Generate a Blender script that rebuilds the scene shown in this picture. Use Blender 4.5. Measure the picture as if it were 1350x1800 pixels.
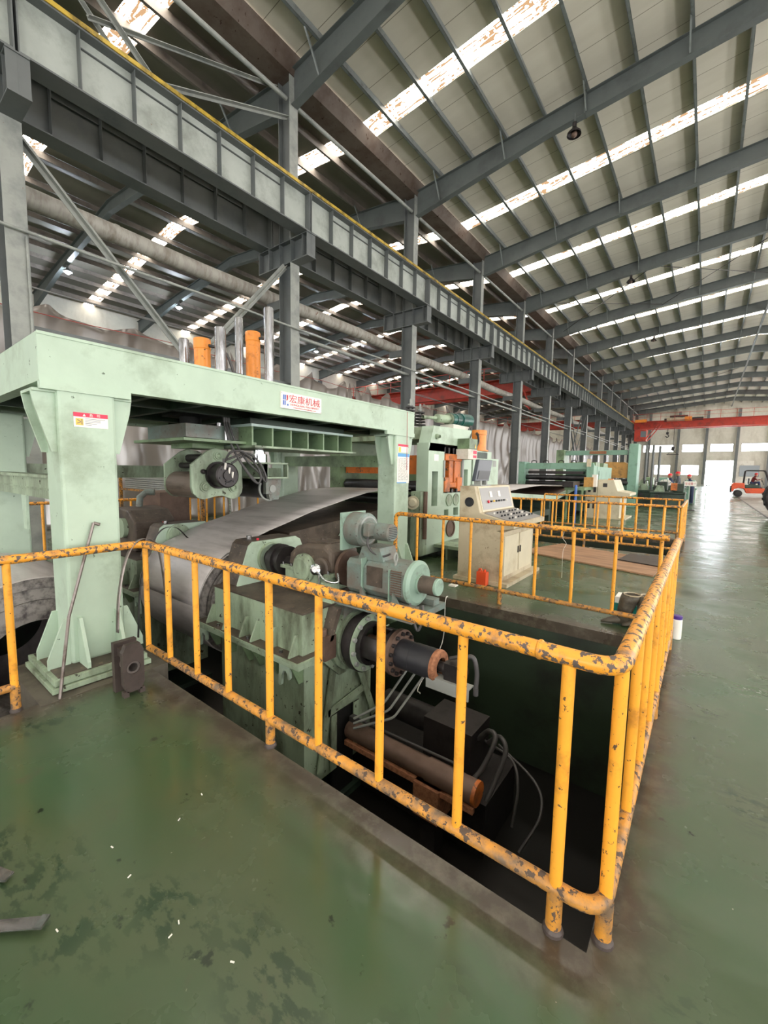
import bpy, bmesh, math, random
from mathutils import Vector, Matrix, Euler
random.seed(7)
for o in list(bpy.data.objects): bpy.data.objects.remove(o)
SC = bpy.context.scene
COL = SC.collection
PI = math.pi
R = math.radians

# ------------------------------------------------------------------ camera
cam = bpy.data.cameras.new('camera'); camo = bpy.data.objects.new('camera', cam); COL.objects.link(camo)
YAW, PITCH, ROLL = R(37.4649), R(-5.5868), R(0.959)
fw = Vector((-math.sin(YAW)*math.cos(PITCH), math.cos(YAW)*math.cos(PITCH), math.sin(PITCH)))
rt = Vector((math.cos(YAW), math.sin(YAW), 0)); up = rt.cross(fw)
c_, s_ = math.cos(ROLL), math.sin(ROLL)
rt2 = c_*rt + s_*up; up2 = -s_*rt + c_*up
m = Matrix((rt2, up2, -fw)).transposed().to_4x4(); m.translation = (0, 0, 1.6)
camo.matrix_world = m
cam.sensor_fit = 'VERTICAL'; cam.sensor_height = 24.0; cam.lens = 24.0*735.556/1800
cam.clip_start = 0.05; cam.clip_end = 400
SC.camera = camo

# ------------------------------------------------------------------ world, exposure
SC.view_settings.view_transform = 'Standard'; SC.view_settings.look = 'None'
SC.view_settings.gamma = 1; SC.view_settings.use_curve_mapping = False
SC.view_settings.exposure = 0.68
SKYLIGHT = 11.0      # daylight through the roof sheets
WINDOW = 6.0        # far-wall glazing, and the unseen side and back panes added for light
SKY = 26.0
w = bpy.data.worlds.new('sky'); SC.world = w; w.use_nodes = True
bg = w.node_tree.nodes['Background']; bg.inputs[0].default_value = (0.86, 0.93, 1.0, 1); bg.inputs[1].default_value = SKY
try:
    SC.cycles.max_bounces = 8; SC.cycles.diffuse_bounces = 5; SC.cycles.glossy_bounces = 3
    SC.cycles.sample_clamp_indirect = 6; SC.cycles.caustics_reflective = False; SC.cycles.caustics_refractive = False
except Exception: pass

# ------------------------------------------------------------------ materials
def lin(c): return tuple(((v/255.0)/12.92 if v/255.0 <= .04045 else (((v/255.0)+.055)/1.055)**2.4) for v in c)
MATS = {}
def nodes(name):
    m = bpy.data.materials.new(name); m.use_nodes = True; nt = m.node_tree
    return m, nt, nt.nodes['Principled BSDF']
def noise(nt, pos, scale, detail=6, rough=.6, stretch=None):
    n = nt.nodes.new('ShaderNodeTexNoise'); n.inputs['Scale'].default_value = scale
    n.inputs['Detail'].default_value = detail; n.inputs['Roughness'].default_value = rough
    if stretch:
        mp = nt.nodes.new('ShaderNodeMapping'); mp.inputs['Scale'].default_value = stretch
        nt.links.new(pos, mp.inputs[0]); pos = mp.outputs[0]
    nt.links.new(pos, n.inputs['Vector']); return n.outputs['Fac']
def ramp(nt, fac, a, b, ca=(0,0,0), cb=(1,1,1)):
    r = nt.nodes.new('ShaderNodeValToRGB'); r.color_ramp.elements[0].position = a; r.color_ramp.elements[1].position = b
    r.color_ramp.elements[0].color = (*ca, 1); r.color_ramp.elements[1].color = (*cb, 1)
    nt.links.new(fac, r.inputs[0]); return r.outputs[0]
def mix(nt, fac, a, b):
    m = nt.nodes.new('ShaderNodeMix'); m.data_type = 'RGBA'
    if isinstance(fac, float): m.inputs[0].default_value = fac
    else: nt.links.new(fac, m.inputs[0])
    for i, v in ((6, a), (7, b)):
        if isinstance(v, tuple): m.inputs[i].default_value = (*v, 1)
        else: nt.links.new(v, m.inputs[i])
    return m.outputs[2]
def mat(name, col, rough=.5, metal=0., dirt=None, dirt_amt=.5, dscale=2., chips=None, chip_amt=.3, cscale=18., bump=.0, var=.08, spec=None, dstretch=None):
    """painted / bare surface: base colour, broad grime stains, chipped or rusty flecks"""
    m, nt, b = nodes(name)
    g = nt.nodes.new('ShaderNodeNewGeometry'); pos = g.outputs['Position']
    c = lin(col)
    lo = tuple(v*(1-var*2.2) for v in c); hi = tuple(min(1, v*(1+var*1.6)) for v in c)
    out = mix(nt, noise(nt, pos, 3.1, 5), lo, hi)
    if dirt is not None:
        f = ramp(nt, noise(nt, pos, dscale, 8, .65, dstretch), .62-dirt_amt*.35, .72-dirt_amt*.12)
        out = mix(nt, f, out, lin(dirt))
    rr = None
    if chips is not None:
        f2 = ramp(nt, noise(nt, pos, cscale, 7, .62), .66-chip_amt*.2, .675-chip_amt*.2)
        out = mix(nt, f2, out, lin(chips))
        rr = ramp(nt, f2, 0, 1, (rough,)*3, (min(1, rough+.35),)*3)
    nt.links.new(out, b.inputs['Base Color'])
    if rr is not None: nt.links.new(rr, b.inputs['Roughness'])
    else: b.inputs['Roughness'].default_value = rough
    b.inputs['Metallic'].default_value = metal
    if spec is not None: b.inputs['Specular IOR Level'].default_value = spec
    if bump:
        bp = nt.nodes.new('ShaderNodeBump'); bp.inputs['Strength'].default_value = bump; bp.inputs['Distance'].default_value = .004
        nt.links.new(noise(nt, pos, 60, 4), bp.inputs['Height']); nt.links.new(bp.outputs[0], b.inputs['Normal'])
    MATS[name] = m; return m
def flat(name, col, rough=.5, metal=0, emit=None, strength=1):
    m, nt, b = nodes(name); b.inputs['Base Color'].default_value = (*lin(col), 1); b.inputs['Roughness'].default_value = rough
    b.inputs['Metallic'].default_value = metal
    if emit: b.inputs['Emission Color'].default_value = (*lin(emit), 1); b.inputs['Emission Strength'].default_value = strength
    MATS[name] = m; return m

M_yel_top = mat('yellow_rail_worn', (236,160,52), .38, dirt=(120,92,72), dirt_amt=.30, dscale=9, chips=(92,80,74), chip_amt=.6, cscale=34, bump=.3)
M_yel = mat('yellow_baluster', (243,168,56), .38, dirt=(190,128,48), dirt_amt=.2, dscale=5, chips=(86,66,48), chip_amt=.12, cscale=45, bump=.15)
M_yel_low = mat('yellow_rail_grimy', (206,142,54), .5, dirt=(112,92,72), dirt_amt=.62, dscale=11, chips=(84,70,60), chip_amt=.55, cscale=30, bump=.4)
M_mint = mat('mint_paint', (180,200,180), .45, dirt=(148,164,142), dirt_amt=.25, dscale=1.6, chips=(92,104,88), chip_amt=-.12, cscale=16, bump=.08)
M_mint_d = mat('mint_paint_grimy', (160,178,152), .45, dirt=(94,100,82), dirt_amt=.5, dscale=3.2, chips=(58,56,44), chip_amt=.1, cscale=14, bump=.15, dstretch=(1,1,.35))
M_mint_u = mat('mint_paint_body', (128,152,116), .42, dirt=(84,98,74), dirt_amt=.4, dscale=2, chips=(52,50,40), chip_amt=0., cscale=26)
M_grime = mat('oily_brown_top', (92,80,70), .55, dirt=(58,50,44), dirt_amt=.6, dscale=4, chips=(120,106,92), chip_amt=.15, cscale=20, bump=.3)
M_teal = mat('teal_motor_paint', (116,134,128), .45, dirt=(108,100,92), dirt_amt=.75, dscale=5, chips=(84,80,76), chip_amt=.1, cscale=25, bump=.1)
M_teal_l = mat('pale_teal_paint', (146,172,156), .4, dirt=(110,120,108), dirt_amt=.3, dscale=6)
M_dkteal = mat('green_motor_paint', (24,92,84), .35, dirt=(18,48,46), dirt_amt=.3)
M_greenface = mat('blue_green_machine', (130,168,148), .45, dirt=(100,126,108), dirt_amt=.3)
M_dkgreen = mat('dark_machine_green', (56,74,62), .5, dirt=(30,38,32), dirt_amt=.5)
M_steel = mat('structural_grey_blue', (100,104,104), .5, dirt=(84,90,92), dirt_amt=.3, dscale=1.2)
M_roofst = mat('roof_steel_grey', (92,98,97), .5, dirt=(78,82,82), dirt_amt=.3, dscale=1.)
M_girder = mat('pale_grey_girder', (170,176,170), .55, dirt=(136,142,134), dirt_amt=.45, dscale=1.6, chips=(128,100,78), chip_amt=-.25, cscale=9)
M_flange = mat('grey_flange', (150,153,148), .5, dirt=(120,124,122), dirt_amt=.4, dscale=2, chips=(116,78,58), chip_amt=-.3, cscale=10)
M_purlin = mat('galvanised_purlin', (128,134,134), .42, .25, dirt=(92,94,92), dirt_amt=.3)
M_brownpur = mat('dusty_purlin', (122,114,106), .55, dirt=(92,86,80), dirt_amt=.4)
M_gutter = mat('rusty_gutter', (96,84,75), .65, dirt=(76,60,50), dirt_amt=.55, dscale=1.8, chips=(60,40,32), chip_amt=.1, cscale=7)
M_rail = mat('yellow_crane_rail', (190,160,60), .4, .2, dirt=(96,80,38), dirt_amt=.5, dscale=4)
M_red = mat('crane_red', (196,66,48), .5, dirt=(140,56,44), dirt_amt=.35, dscale=1.3)
M_orange = mat('cylinder_orange', (232,142,52), .35, dirt=(190,108,36), dirt_amt=.25, dscale=7, chips=(70,50,34), chip_amt=-.02, cscale=20)
M_orange_d = mat('orange_machine_worn', (206,112,46), .5, dirt=(128,74,40), dirt_amt=.45, dscale=5, chips=(90,80,70), chip_amt=.2, cscale=12)
M_chrome = mat('galvanised_ram', (168,168,170), .24, .9, dirt=(110,108,108), dirt_amt=.45, dscale=14, dstretch=(1,1,.25))
M_shiny = flat('chrome', (215,218,222), .12, 1)
M_coil = mat('hot_rolled_strip', (196,190,188), .34, .1, dirt=(156,150,148), dirt_amt=.5, dscale=2.2, dstretch=(.35,2.2,1.2))
M_coil_end = mat('coil_side_wraps', (140,134,130), .5, .1, dirt=(70,64,64), dirt_amt=.5, dscale=14)
M_roll = mat('worn_roll', (130,114,104), .42, .15, dirt=(86,72,64), dirt_amt=.5, dscale=4, dstretch=(.4,3,3))
M_dkroll = mat('dark_steel_roll', (70,70,72), .3, .7, dirt=(46,44,44), dirt_amt=.4)
M_darkbr = mat('dark_brown_steel', (78,68,64), .5, .2, dirt=(56,48,44), dirt_amt=.5, dscale=6)
M_darkst = mat('dark_oily_steel', (54,50,50), .42, .4, dirt=(34,31,31), dirt_amt=.4, dscale=6)
M_darkpl = mat('black_rubber', (46,46,50), .45, dirt=(34,33,34), dirt_amt=.3)
M_hose = flat('grey_hose', (70,68,68), .45)
M_blk = flat('black_fill', (14,14,13), .7)  # near-black; also stands for the shade inside openings
M_brownst = mat('brown_plate', (112,90,78), .55, .2, dirt=(82,64,54), dirt_amt=.5, dscale=2.5)
M_ring = mat('rusty_end_ring', (166,112,80), .8, dirt=(120,78,56), dirt_amt=.5, dscale=30, bump=.5)
M_beige = mat('console_beige', (190,178,152), .5, dirt=(150,132,106), dirt_amt=.42, dscale=3, chips=(96,78,60), chip_amt=-.05, cscale=14)
M_cream = mat('console_cream', (206,196,170), .5, dirt=(180,166,136), dirt_amt=.3)
M_panel = flat('brushed_panel', (150,148,146), .4, .3)
M_white = flat('white_plate', (236,232,224), .45)
M_offwhite = mat('white_paint_dusty', (214,210,200), .55, dirt=(180,172,158), dirt_amt=.3)
M_txtred = flat('red_lettering', (196,44,62), .5)
M_txtblue = flat('blue_lettering', (70,110,190), .5)
M_txtgrey = flat('grey_lettering', (110,110,112), .6)
M_lblred = flat('label_red', (214,52,84), .5)
M_lblyel = flat('label_yellow', (240,196,90), .5)
M_lblblue = flat('label_blue', (90,160,215), .5)
M_ochre = mat('ochre_machine_block', (196,146,76), .5, dirt=(130,100,62), dirt_amt=.4, dscale=5)
M_cell_lit = mat('lit_cell_plate', (196,216,212), .4, dirt=(170,190,184), dirt_amt=.3)  # stronger light on the open cells put into a lighter paint
M_redbtn = flat('red_plastic', (200,40,60), .4)
M_blackpl = flat('black_plastic', (30,32,36), .4)
M_screen = flat('monitor_back', (58,64,74), .35)
M_brownply = mat('plywood_sheet', (168,130,100), .7, dirt=(132,100,76), dirt_amt=.5, dscale=3, dstretch=(.5,3,1))
M_leather = mat('worn_leather', (84,78,66), .5, dirt=(50,46,40), dirt_amt=.5, dscale=14, bump=.3)
M_conc = mat('stained_concrete', (104,98,86), .7, dirt=(64,56,50), dirt_amt=.55, dscale=3, bump=.3)
M_rubber = mat('tyre_rubber', (44,42,44), .75, dirt=(66,62,60), dirt_amt=.4, dscale=5)
M_duct = mat('wrapped_duct', (172,168,160), .6, dirt=(130,122,112), dirt_amt=.5, dscale=2.2, chips=(118,84,68), chip_amt=-.22, cscale=3, dstretch=(1,3,1), bump=.2)
M_wire = flat('cable_grey', (120,120,120), .5)
M_rod = mat('bare_steel_bar', (132,124,120), .35, .6, dirt=(90,78,70), dirt_amt=.4, dscale=9)
M_wall = mat('wall_cladding', (206,202,190), .6, dirt=(176,170,156), dirt_amt=.35, dscale=.6, dstretch=(1,1,.4))
M_farst = mat('dark_recess_paint', (60,78,66), .5, dirt=(44,50,42), dirt_amt=.5)
M_skin = flat('skin', (190,140,110), .5); M_cloth_b = flat('blue_workwear', (50,60,90), .8); M_cloth_g = flat('grey_workwear', (96,98,104), .8)
M_cloth_r = flat('dark_red_jacket', (110,34,36), .8); M_helmet = flat('red_helmet', (214,36,48), .35)
M_forkor = mat('forklift_orange', (222,84,40), .4, dirt=(150,62,34), dirt_amt=.25)
M_purple = flat('purple_cap', (70,40,130), .4)
M_tealprint = flat('teal_print', (20,120,110), .5)
M_glassy = flat('grey_window_pane', (120,128,134), .15)

def emit_mat(name, col, strength, streak=False):
    m = bpy.data.materials.new(name); m.use_nodes = True; nt = m.node_tree; nt.nodes.clear()
    o = nt.nodes.new('ShaderNodeOutputMaterial'); e = nt.nodes.new('ShaderNodeEmission'); e.inputs[1].default_value = strength
    if streak:
        g = nt.nodes.new('ShaderNodeNewGeometry'); pos = g.outputs['Position']
        f = noise(nt, pos, 1, 3, .6, (1.1, 13, .5)); f2 = noise(nt, pos, 1, 4, .6, (7, 5, 1))
        a = ramp(nt, f, .495, .505); b2 = ramp(nt, f2, .42, .44)
        mu = nt.nodes.new('ShaderNodeMath'); mu.operation = 'MULTIPLY'; nt.links.new(a, mu.inputs[0]); nt.links.new(b2, mu.inputs[1])
        c = mix(nt, mu.outputs[0], lin(col), lin((60,46,32)))
        nt.links.new(c, e.inputs[0])
    else: e.inputs[0].default_value = (*lin(col), 1)
    nt.links.new(e.outputs[0], o.inputs[0]); MATS[name] = m; return m
M_sky = emit_mat('daylit_roof_sheet', (255,247,234), SKYLIGHT, True)
M_win = emit_mat('daylit_glazing', (252,250,248), WINDOW)
M_lamp = emit_mat('lamp_glow', (225,235,255), 60)

def floor_mat(name, base, alt, stain, rlo=.16, rhi=.5, edge=False):
    m, nt, b = nodes(name); g = nt.nodes.new('ShaderNodeNewGeometry'); pos = g.outputs['Position']
    out = mix(nt, ramp(nt, noise(nt, pos, .55, 5), .4, .62), lin(base), lin(alt))
    out = mix(nt, ramp(nt, noise(nt, pos, 2.6, 8, .68), .6, .74), out, lin(stain))
    out = mix(nt, ramp(nt, noise(nt, pos, 7., 5, .6), .66, .70), out, lin((40,50,36)))
    mk = nt.nodes.new('ShaderNodeMath'); mk.operation = 'MULTIPLY'
    nt.links.new(ramp(nt, noise(nt, pos, 1.1, 2), .54, .62), mk.inputs[0]); nt.links.new(ramp(nt, noise(nt, pos, 11, 6, .6, (1, 1.8, 1)), .5, .56), mk.inputs[1])
    out = mix(nt, mk.outputs[0], out, lin((46,63,43)))
    mk2 = nt.nodes.new('ShaderNodeMath'); mk2.operation = 'GREATER_THAN'; mk2.inputs[1].default_value = .76; nt.links.new(noise(nt, pos, 34, 2), mk2.inputs[0])
    out = mix(nt, mk2.outputs[0], out, lin((120,124,104)))
    sx = nt.nodes.new('ShaderNodeSeparateXYZ'); nt.links.new(pos, sx.inputs[0])
    if edge:            # trodden-in grime along the kerbs of the pits and the foot of the railing
        def mth(op, a, b_=None):
            n_ = nt.nodes.new('ShaderNodeMath'); n_.operation = op
            for i_, v_ in enumerate((a, b_)):
                if v_ is None: continue
                if isinstance(v_, (int, float)): n_.inputs[i_].default_value = v_
                else: nt.links.new(v_, n_.inputs[i_])
            return n_.outputs[0]
        X_, Y_ = sx.outputs[0], sx.outputs[1]
        def dist(x0, x1, y0, y1):
            dx = mth('MAXIMUM', mth('SUBTRACT', x0, X_), mth('MAXIMUM', mth('SUBTRACT', X_, x1), 0.0)); dy = mth('MAXIMUM', mth('SUBTRACT', y0, Y_), mth('MAXIMUM', mth('SUBTRACT', Y_, y1), 0.0))
            return mth('SQRT', mth('ADD', mth('MULTIPLY', dx, dx), mth('MULTIPLY', dy, dy)))
        d = mth('MINIMUM', dist(-3.45, -.205, 1.425, 4.65), mth('MINIMUM', dist(-8, -3.45, -3.2, 4.65), dist(-3.9, -.4, 10.05, 12.75)))
        wob = mth('MULTIPLY', mth('SUBTRACT', noise(nt, pos, 3.4, 7, .6), .5), .34)
        f = ramp(nt, mth('ADD', d, wob), .05, .26, (1,1,1), (0,0,0))
        out = mix(nt, f, out, mix(nt, ramp(nt, noise(nt, pos, 9, 6, .65), .45, .65), lin((72,64,54)), lin((92,86,74))))
    nt.links.new(out, b.inputs['Base Color'])
    r = ramp(nt, noise(nt, pos, 1.2, 6, .6), .35, .7, (rlo,)*3, (rhi,)*3); nt.links.new(r, b.inputs['Roughness'])
    bp = nt.nodes.new('ShaderNodeBump'); bp.inputs['Strength'].default_value = .3; bp.inputs['Distance'].default_value = .02
    nt.links.new(noise(nt, pos, 1.6, 3, .5, (1, 1.6, 1)), bp.inputs['Height']); nt.links.new(bp.outputs[0], b.inputs['Normal'])
    MATS[name] = m; return m
M_floor = floor_mat('green_epoxy_floor', (57,84,55), (73,84,60), (74,76,58), .15, .4, True)
M_lane = floor_mat('bare_concrete_lane', (128,124,112), (116,114,104), (90,86,76), .25, .5)
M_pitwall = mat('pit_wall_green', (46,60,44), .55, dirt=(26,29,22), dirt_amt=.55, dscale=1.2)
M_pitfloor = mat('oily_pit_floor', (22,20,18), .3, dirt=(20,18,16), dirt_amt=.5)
M_edge = mat('grimy_pit_edge', (96,90,78), .6, dirt=(66,60,52), dirt_amt=.5, dscale=4, chips=(120,114,100), chip_amt=0., cscale=10)
def ceil_mat():
    m, nt, b = nodes('roof_underside'); g = nt.nodes.new('ShaderNodeNewGeometry'); pos = g.outputs['Position']
    sx = nt.nodes.new('ShaderNodeSeparateXYZ'); nt.links.new(pos, sx.inputs[0])
    out = mix(nt, noise(nt, pos, .9, 5, .6, (.5, 2, 1)), lin((190,184,168)), lin((216,212,198)))
    md = nt.nodes.new('ShaderNodeMath'); md.operation = 'PINGPONG'; md.inputs[1].default_value = .5; nt.links.new(sx.outputs[1], md.inputs[0])
    seam = nt.nodes.new('ShaderNodeMath'); seam.operation = 'LESS_THAN'; seam.inputs[1].default_value = .009; nt.links.new(md.outputs[0], seam.inputs[0])
    out = mix(nt, seam.outputs[0], out, lin((128,122,108)))
    nt.links.new(out, b.inputs['Base Color']); b.inputs['Roughness'].default_value = .55
    MATS['roof_underside'] = m; return m
M_ceil = ceil_mat()
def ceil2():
    m, nt, b = nodes('dark_roof_sheet'); g = nt.nodes.new('ShaderNodeNewGeometry'); pos = g.outputs['Position']  # darker sheet tone for the side hall roof
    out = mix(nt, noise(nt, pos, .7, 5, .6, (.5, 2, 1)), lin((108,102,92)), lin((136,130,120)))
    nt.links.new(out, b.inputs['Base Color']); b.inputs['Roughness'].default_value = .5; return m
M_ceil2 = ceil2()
def plastic():
    m = bpy.data.materials.new('plastic_sheeting'); m.use_nodes = True; nt = m.node_tree; nt.nodes.clear()
    o = nt.nodes.new('ShaderNodeOutputMaterial'); d = nt.nodes.new('ShaderNodeBsdfDiffuse'); t = nt.nodes.new('ShaderNodeBsdfTranslucent'); gl = nt.nodes.new('ShaderNodeBsdfGlossy')
    for n in (d, t): n.inputs[0].default_value = (*lin((142,132,124)), 1)
    gl.inputs['Roughness'].default_value = .28; gl.inputs[0].default_value = (.8, .8, .8, 1)
    a = nt.nodes.new('ShaderNodeMixShader'); a.inputs[0].default_value = .2; b = nt.nodes.new('ShaderNodeMixShader'); b.inputs[0].default_value = .16
    nt.links.new(d.outputs[0], a.inputs[1]); nt.links.new(t.outputs[0], a.inputs[2]); nt.links.new(a.outputs[0], b.inputs[1]); nt.links.new(gl.outputs[0], b.inputs[2])
    nt.links.new(b.outputs[0], o.inputs[0]); return m
M_plastic = plastic()

# ------------------------------------------------------------------ mesh helpers
ORG = {}
class MB:
    def __init__(s): s.v = []; s.f = []; s.sm = []
    def add(s, vs, fs, smooth=False):
        n = len(s.v); s.v += [tuple(v) for v in vs]; s.f += [tuple(i+n for i in f) for f in fs]; s.sm += [smooth]*len(fs); return s
    def box(s, x0, x1, y0, y1, z0, z1):
        v = [(x, y, z) for z in (z0, z1) for y in (y0, y1) for x in (x0, x1)]
        return s.add(v, [(0,2,3,1),(4,5,7,6),(0,1,5,4),(2,6,7,3),(0,4,6,2),(1,3,7,5)])
    def obox(s, c, ex, ey, ez):
        c, ex, ey, ez = map(Vector, (c, ex, ey, ez))
        v = [c + a*ex + b*ey + d*ez for d in (-1, 1) for b in (-1, 1) for a in (-1, 1)]
        return s.add(v, [(0,2,3,1),(4,5,7,6),(0,1,5,4),(2,6,7,3),(0,4,6,2),(1,3,7,5)])
    def bar(s, p, q, w, h, upv=(0,0,1)):
        p, q = Vector(p), Vector(q); d = q-p; L = d.length; d.normalize(); u = Vector(upv); sd = d.cross(u)
        if sd.length < 1e-4: sd = d.cross(Vector((1,0,0)))
        sd.normalize(); u = sd.cross(d)
        return s.obox((p+q)/2, d*L/2, sd*w/2, u*h/2)
    def cyl(s, p, q, r0, r1=None, n=20, caps=True):
        if r1 is None: r1 = r0
        p, q = Vector(p), Vector(q); d = (q-p).normalized(); a = d.orthogonal().normalized(); b = d.cross(a)
        v = []
        for c, r in ((p, r0), (q, r1)):
            v += [c + (a*math.cos(2*PI*i/n) + b*math.sin(2*PI*i/n))*r for i in range(n)]
        s.add(v, [(i, (i+1) % n, n+(i+1) % n, n+i) for i in range(n)], True)
        if caps:
            s.add(v[:n], [tuple(reversed(range(n)))]); s.add(v[n:], [tuple(range(n))])
        return s
    def lathe(s, p, d, prof, n=28):
        """profile: list of (distance along d, radius)"""
        p, d = Vector(p), Vector(d).normalized(); a = d.orthogonal().normalized(); b = d.cross(a)
        for (t0, r0), (t1, r1) in zip(prof[:-1], prof[1:]):
            v = []
            for t, r in ((t0, r0), (t1, r1)):
                v += [p + d*t + (a*math.cos(2*PI*i/n) + b*math.sin(2*PI*i/n))*max(r, 1e-4) for i in range(n)]
            s.add(v, [(i, (i+1) % n, n+(i+1) % n, n+i) for i in range(n)], abs(t1-t0) > 1e-5)
        return s
    def prism(s, poly, ax, a0, a1):
        def P(u, v, a): return {'x': (a, u, v), 'y': (u, a, v), 'z': (u, v, a)}[ax]
        n = len(poly); v = [P(u, w, a0) for u, w in poly] + [P(u, w, a1) for u, w in poly]
        return s.add(v, [tuple(range(n)), tuple(reversed(range(n, 2*n)))] + [(i, n+i, n+(i+1) % n, (i+1) % n) for i in range(n)])
    def tube(s, path, r, n=12, caps=True):
        path = [Vector(p) for p in path]; rs = r if isinstance(r, (list, tuple)) else [r]*len(path)
        T = []
        for i in range(len(path)):
            a = path[max(0, i-1)]; b = path[min(len(path)-1, i+1)]; T.append((b-a).normalized())
        N = T[0].orthogonal().normalized(); v = []
        for i, p in enumerate(path):
            if i: N = (N - T[i]*N.dot(T[i])).normalized()
            B = T[i].cross(N)
            v += [p + (N*math.cos(2*PI*k/n) + B*math.sin(2*PI*k/n))*rs[i] for k in range(n)]
        f = []
        for i in range(len(path)-1):
            f += [(i*n+k, i*n+(k+1) % n, (i+1)*n+(k+1) % n, (i+1)*n+k) for k in range(n)]
        s.add(v, f, True)
        if caps: s.add(v[:n], [tuple(reversed(range(n)))]); s.add(v[-n:], [tuple(range(n))])
        return s
    def sphere(s, c, r, n=14, sz=1.):
        v = []; m = n//2
        for j in range(m+1):
            t = PI*j/m
            for i in range(n): v.append((c[0]+r*math.sin(t)*math.cos(2*PI*i/n), c[1]+r*math.sin(t)*math.sin(2*PI*i/n), c[2]+r*sz*math.cos(t)))
        return s.add(v, [(j*n+i, (j+1)*n+i, (j+1)*n+(i+1) % n, j*n+(i+1) % n) for j in range(m) for i in range(n)], True)
    def mesh(s, name, off, mat):
        me = bpy.data.meshes.new(name); me.from_pydata([(x-off[0], y-off[1], z-off[2]) for x, y, z in s.v], [], s.f)
        bm = bmesh.new(); bm.from_mesh(me); bmesh.ops.recalc_face_normals(bm, faces=bm.faces); bm.to_mesh(me); bm.free()
        me.polygons.foreach_set('use_smooth', s.sm[:len(me.polygons)] if len(s.sm) == len(me.polygons) else [False]*len(me.polygons))
        me.materials.append(mat); return me
    def build(s, name, mat, parent=None, bevel=0, label=None):
        if parent is not None: off = ORG[parent.name]
        else:
            xs, ys, zs = zip(*s.v); off = ((min(xs)+max(xs))/2, (min(ys)+max(ys))/2, min(zs))
        o = bpy.data.objects.new(name, s.mesh(name, off, mat)); COL.objects.link(o)
        if parent is not None: o.parent = parent
        else: o.location = off
        ORG[o.name] = off
        if bevel:
            b = o.modifiers.new('bevel', 'BEVEL'); b.width = bevel; b.segments = 2; b.limit_method = 'ANGLE'; b.angle_limit = R(40)
        if label: o['label'] = label
        return o
def box(*a): return MB().box(*a)
def tag(o, label, cat, group=None, kind=None):
    if label: o['label'] = label
    if cat: o['category'] = cat
    if group: o['group'] = group
    if kind: o['kind'] = kind
    return o
def thing(name, label, cat, loc, group=None):
    o = bpy.data.objects.new(name, None); COL.objects.link(o); o.location = loc; o.empty_display_size = .1
    ORG[o.name] = tuple(loc); return tag(o, label, cat, group)
def struct(name, mb, mat, label=None):
    o = mb.build(name, mat); o['kind'] = 'structure'
    if label: o['label'] = label
    return o
def dup(root, loc, label=None, group=None, scale=None):
    r = root.copy(); COL.objects.link(r); r.location = loc
    if scale: r.scale = scale
    if label: r['label'] = label
    if group: r['group'] = group
    for ch in list(root.children):
        c = ch.copy(); COL.objects.link(c); c.parent = r
        for g in list(ch.children):
            d = g.copy(); COL.objects.link(d); d.parent = c
    ORG[r.name] = tuple(loc); return r
def cat_rom(pts, k=8):
    P = [Vector(p) for p in pts]; P = [P[0]*2-P[1]] + P + [P[-1]*2-P[-2]]; out = []
    for i in range(1, len(P)-2):
        for j in range(k):
            t = j/k; a, b, c, d = P[i-1:i+3]
            out.append(.5*((2*b)+(c-a)*t+(2*a-5*b+4*c-d)*t*t+(3*b-a-3*c+d)*t**3))
    out.append(P[-2]); return out
def fillet(pts, r, k=6):
    P = [Vector(p) for p in pts]; out = [P[0]]
    for i in range(1, len(P)-1):
        a = (P[i-1]-P[i]).normalized(); b = (P[i+1]-P[i]).normalized(); p0 = P[i]+a*r; p1 = P[i]+b*r
        for j in range(k+1):
            t = j/k; out.append(p0*(1-t)**2 + P[i]*2*t*(1-t) + p1*t*t)
    out.append(P[-1]); return out
def text(name, body, size, o0, rv, uv, mat, parent, depth=.001, bold=0, fit=None):
    cu = bpy.data.curves.new(name, 'FONT'); cu.body = body; cu.size = size; cu.extrude = depth/size*0+depth; cu.offset = bold
    t = bpy.data.objects.new('lettering_tmp', cu); COL.objects.link(t)
    dg = bpy.context.evaluated_depsgraph_get(); me = bpy.data.meshes.new_from_object(t.evaluated_get(dg))
    bpy.data.objects.remove(t)
    rv, uv = Vector(rv), Vector(uv); nv = rv.cross(uv); off = Vector(ORG[parent.name]); o0 = Vector(o0)
    if fit:
        x0_, x1_ = min(v.co.x for v in me.vertices), max(v.co.x for v in me.vertices); y0_, y1_ = min(v.co.y for v in me.vertices), max(v.co.y for v in me.vertices)
        for v in me.vertices: v.co.x = (v.co.x-x0_)*fit[0]/(x1_-x0_); v.co.y = (v.co.y-y0_)*fit[1]/(y1_-y0_)
    for v in me.vertices: v.co = o0 + rv*v.co.x + uv*v.co.y + nv*v.co.z - off
    me.materials.clear(); me.materials.append(mat)
    o = bpy.data.objects.new(name, me); COL.objects.link(o); o.parent = parent; ORG[o.name] = tuple(off); return o
ORDN = ['first','second','third','fourth','fifth','sixth','seventh','eighth','ninth','tenth','eleventh','twelfth','thirteenth','fourteenth','fifteenth','sixteenth','seventeenth','eighteenth','nineteenth','twentieth','twenty-first','twenty-second']

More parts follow.
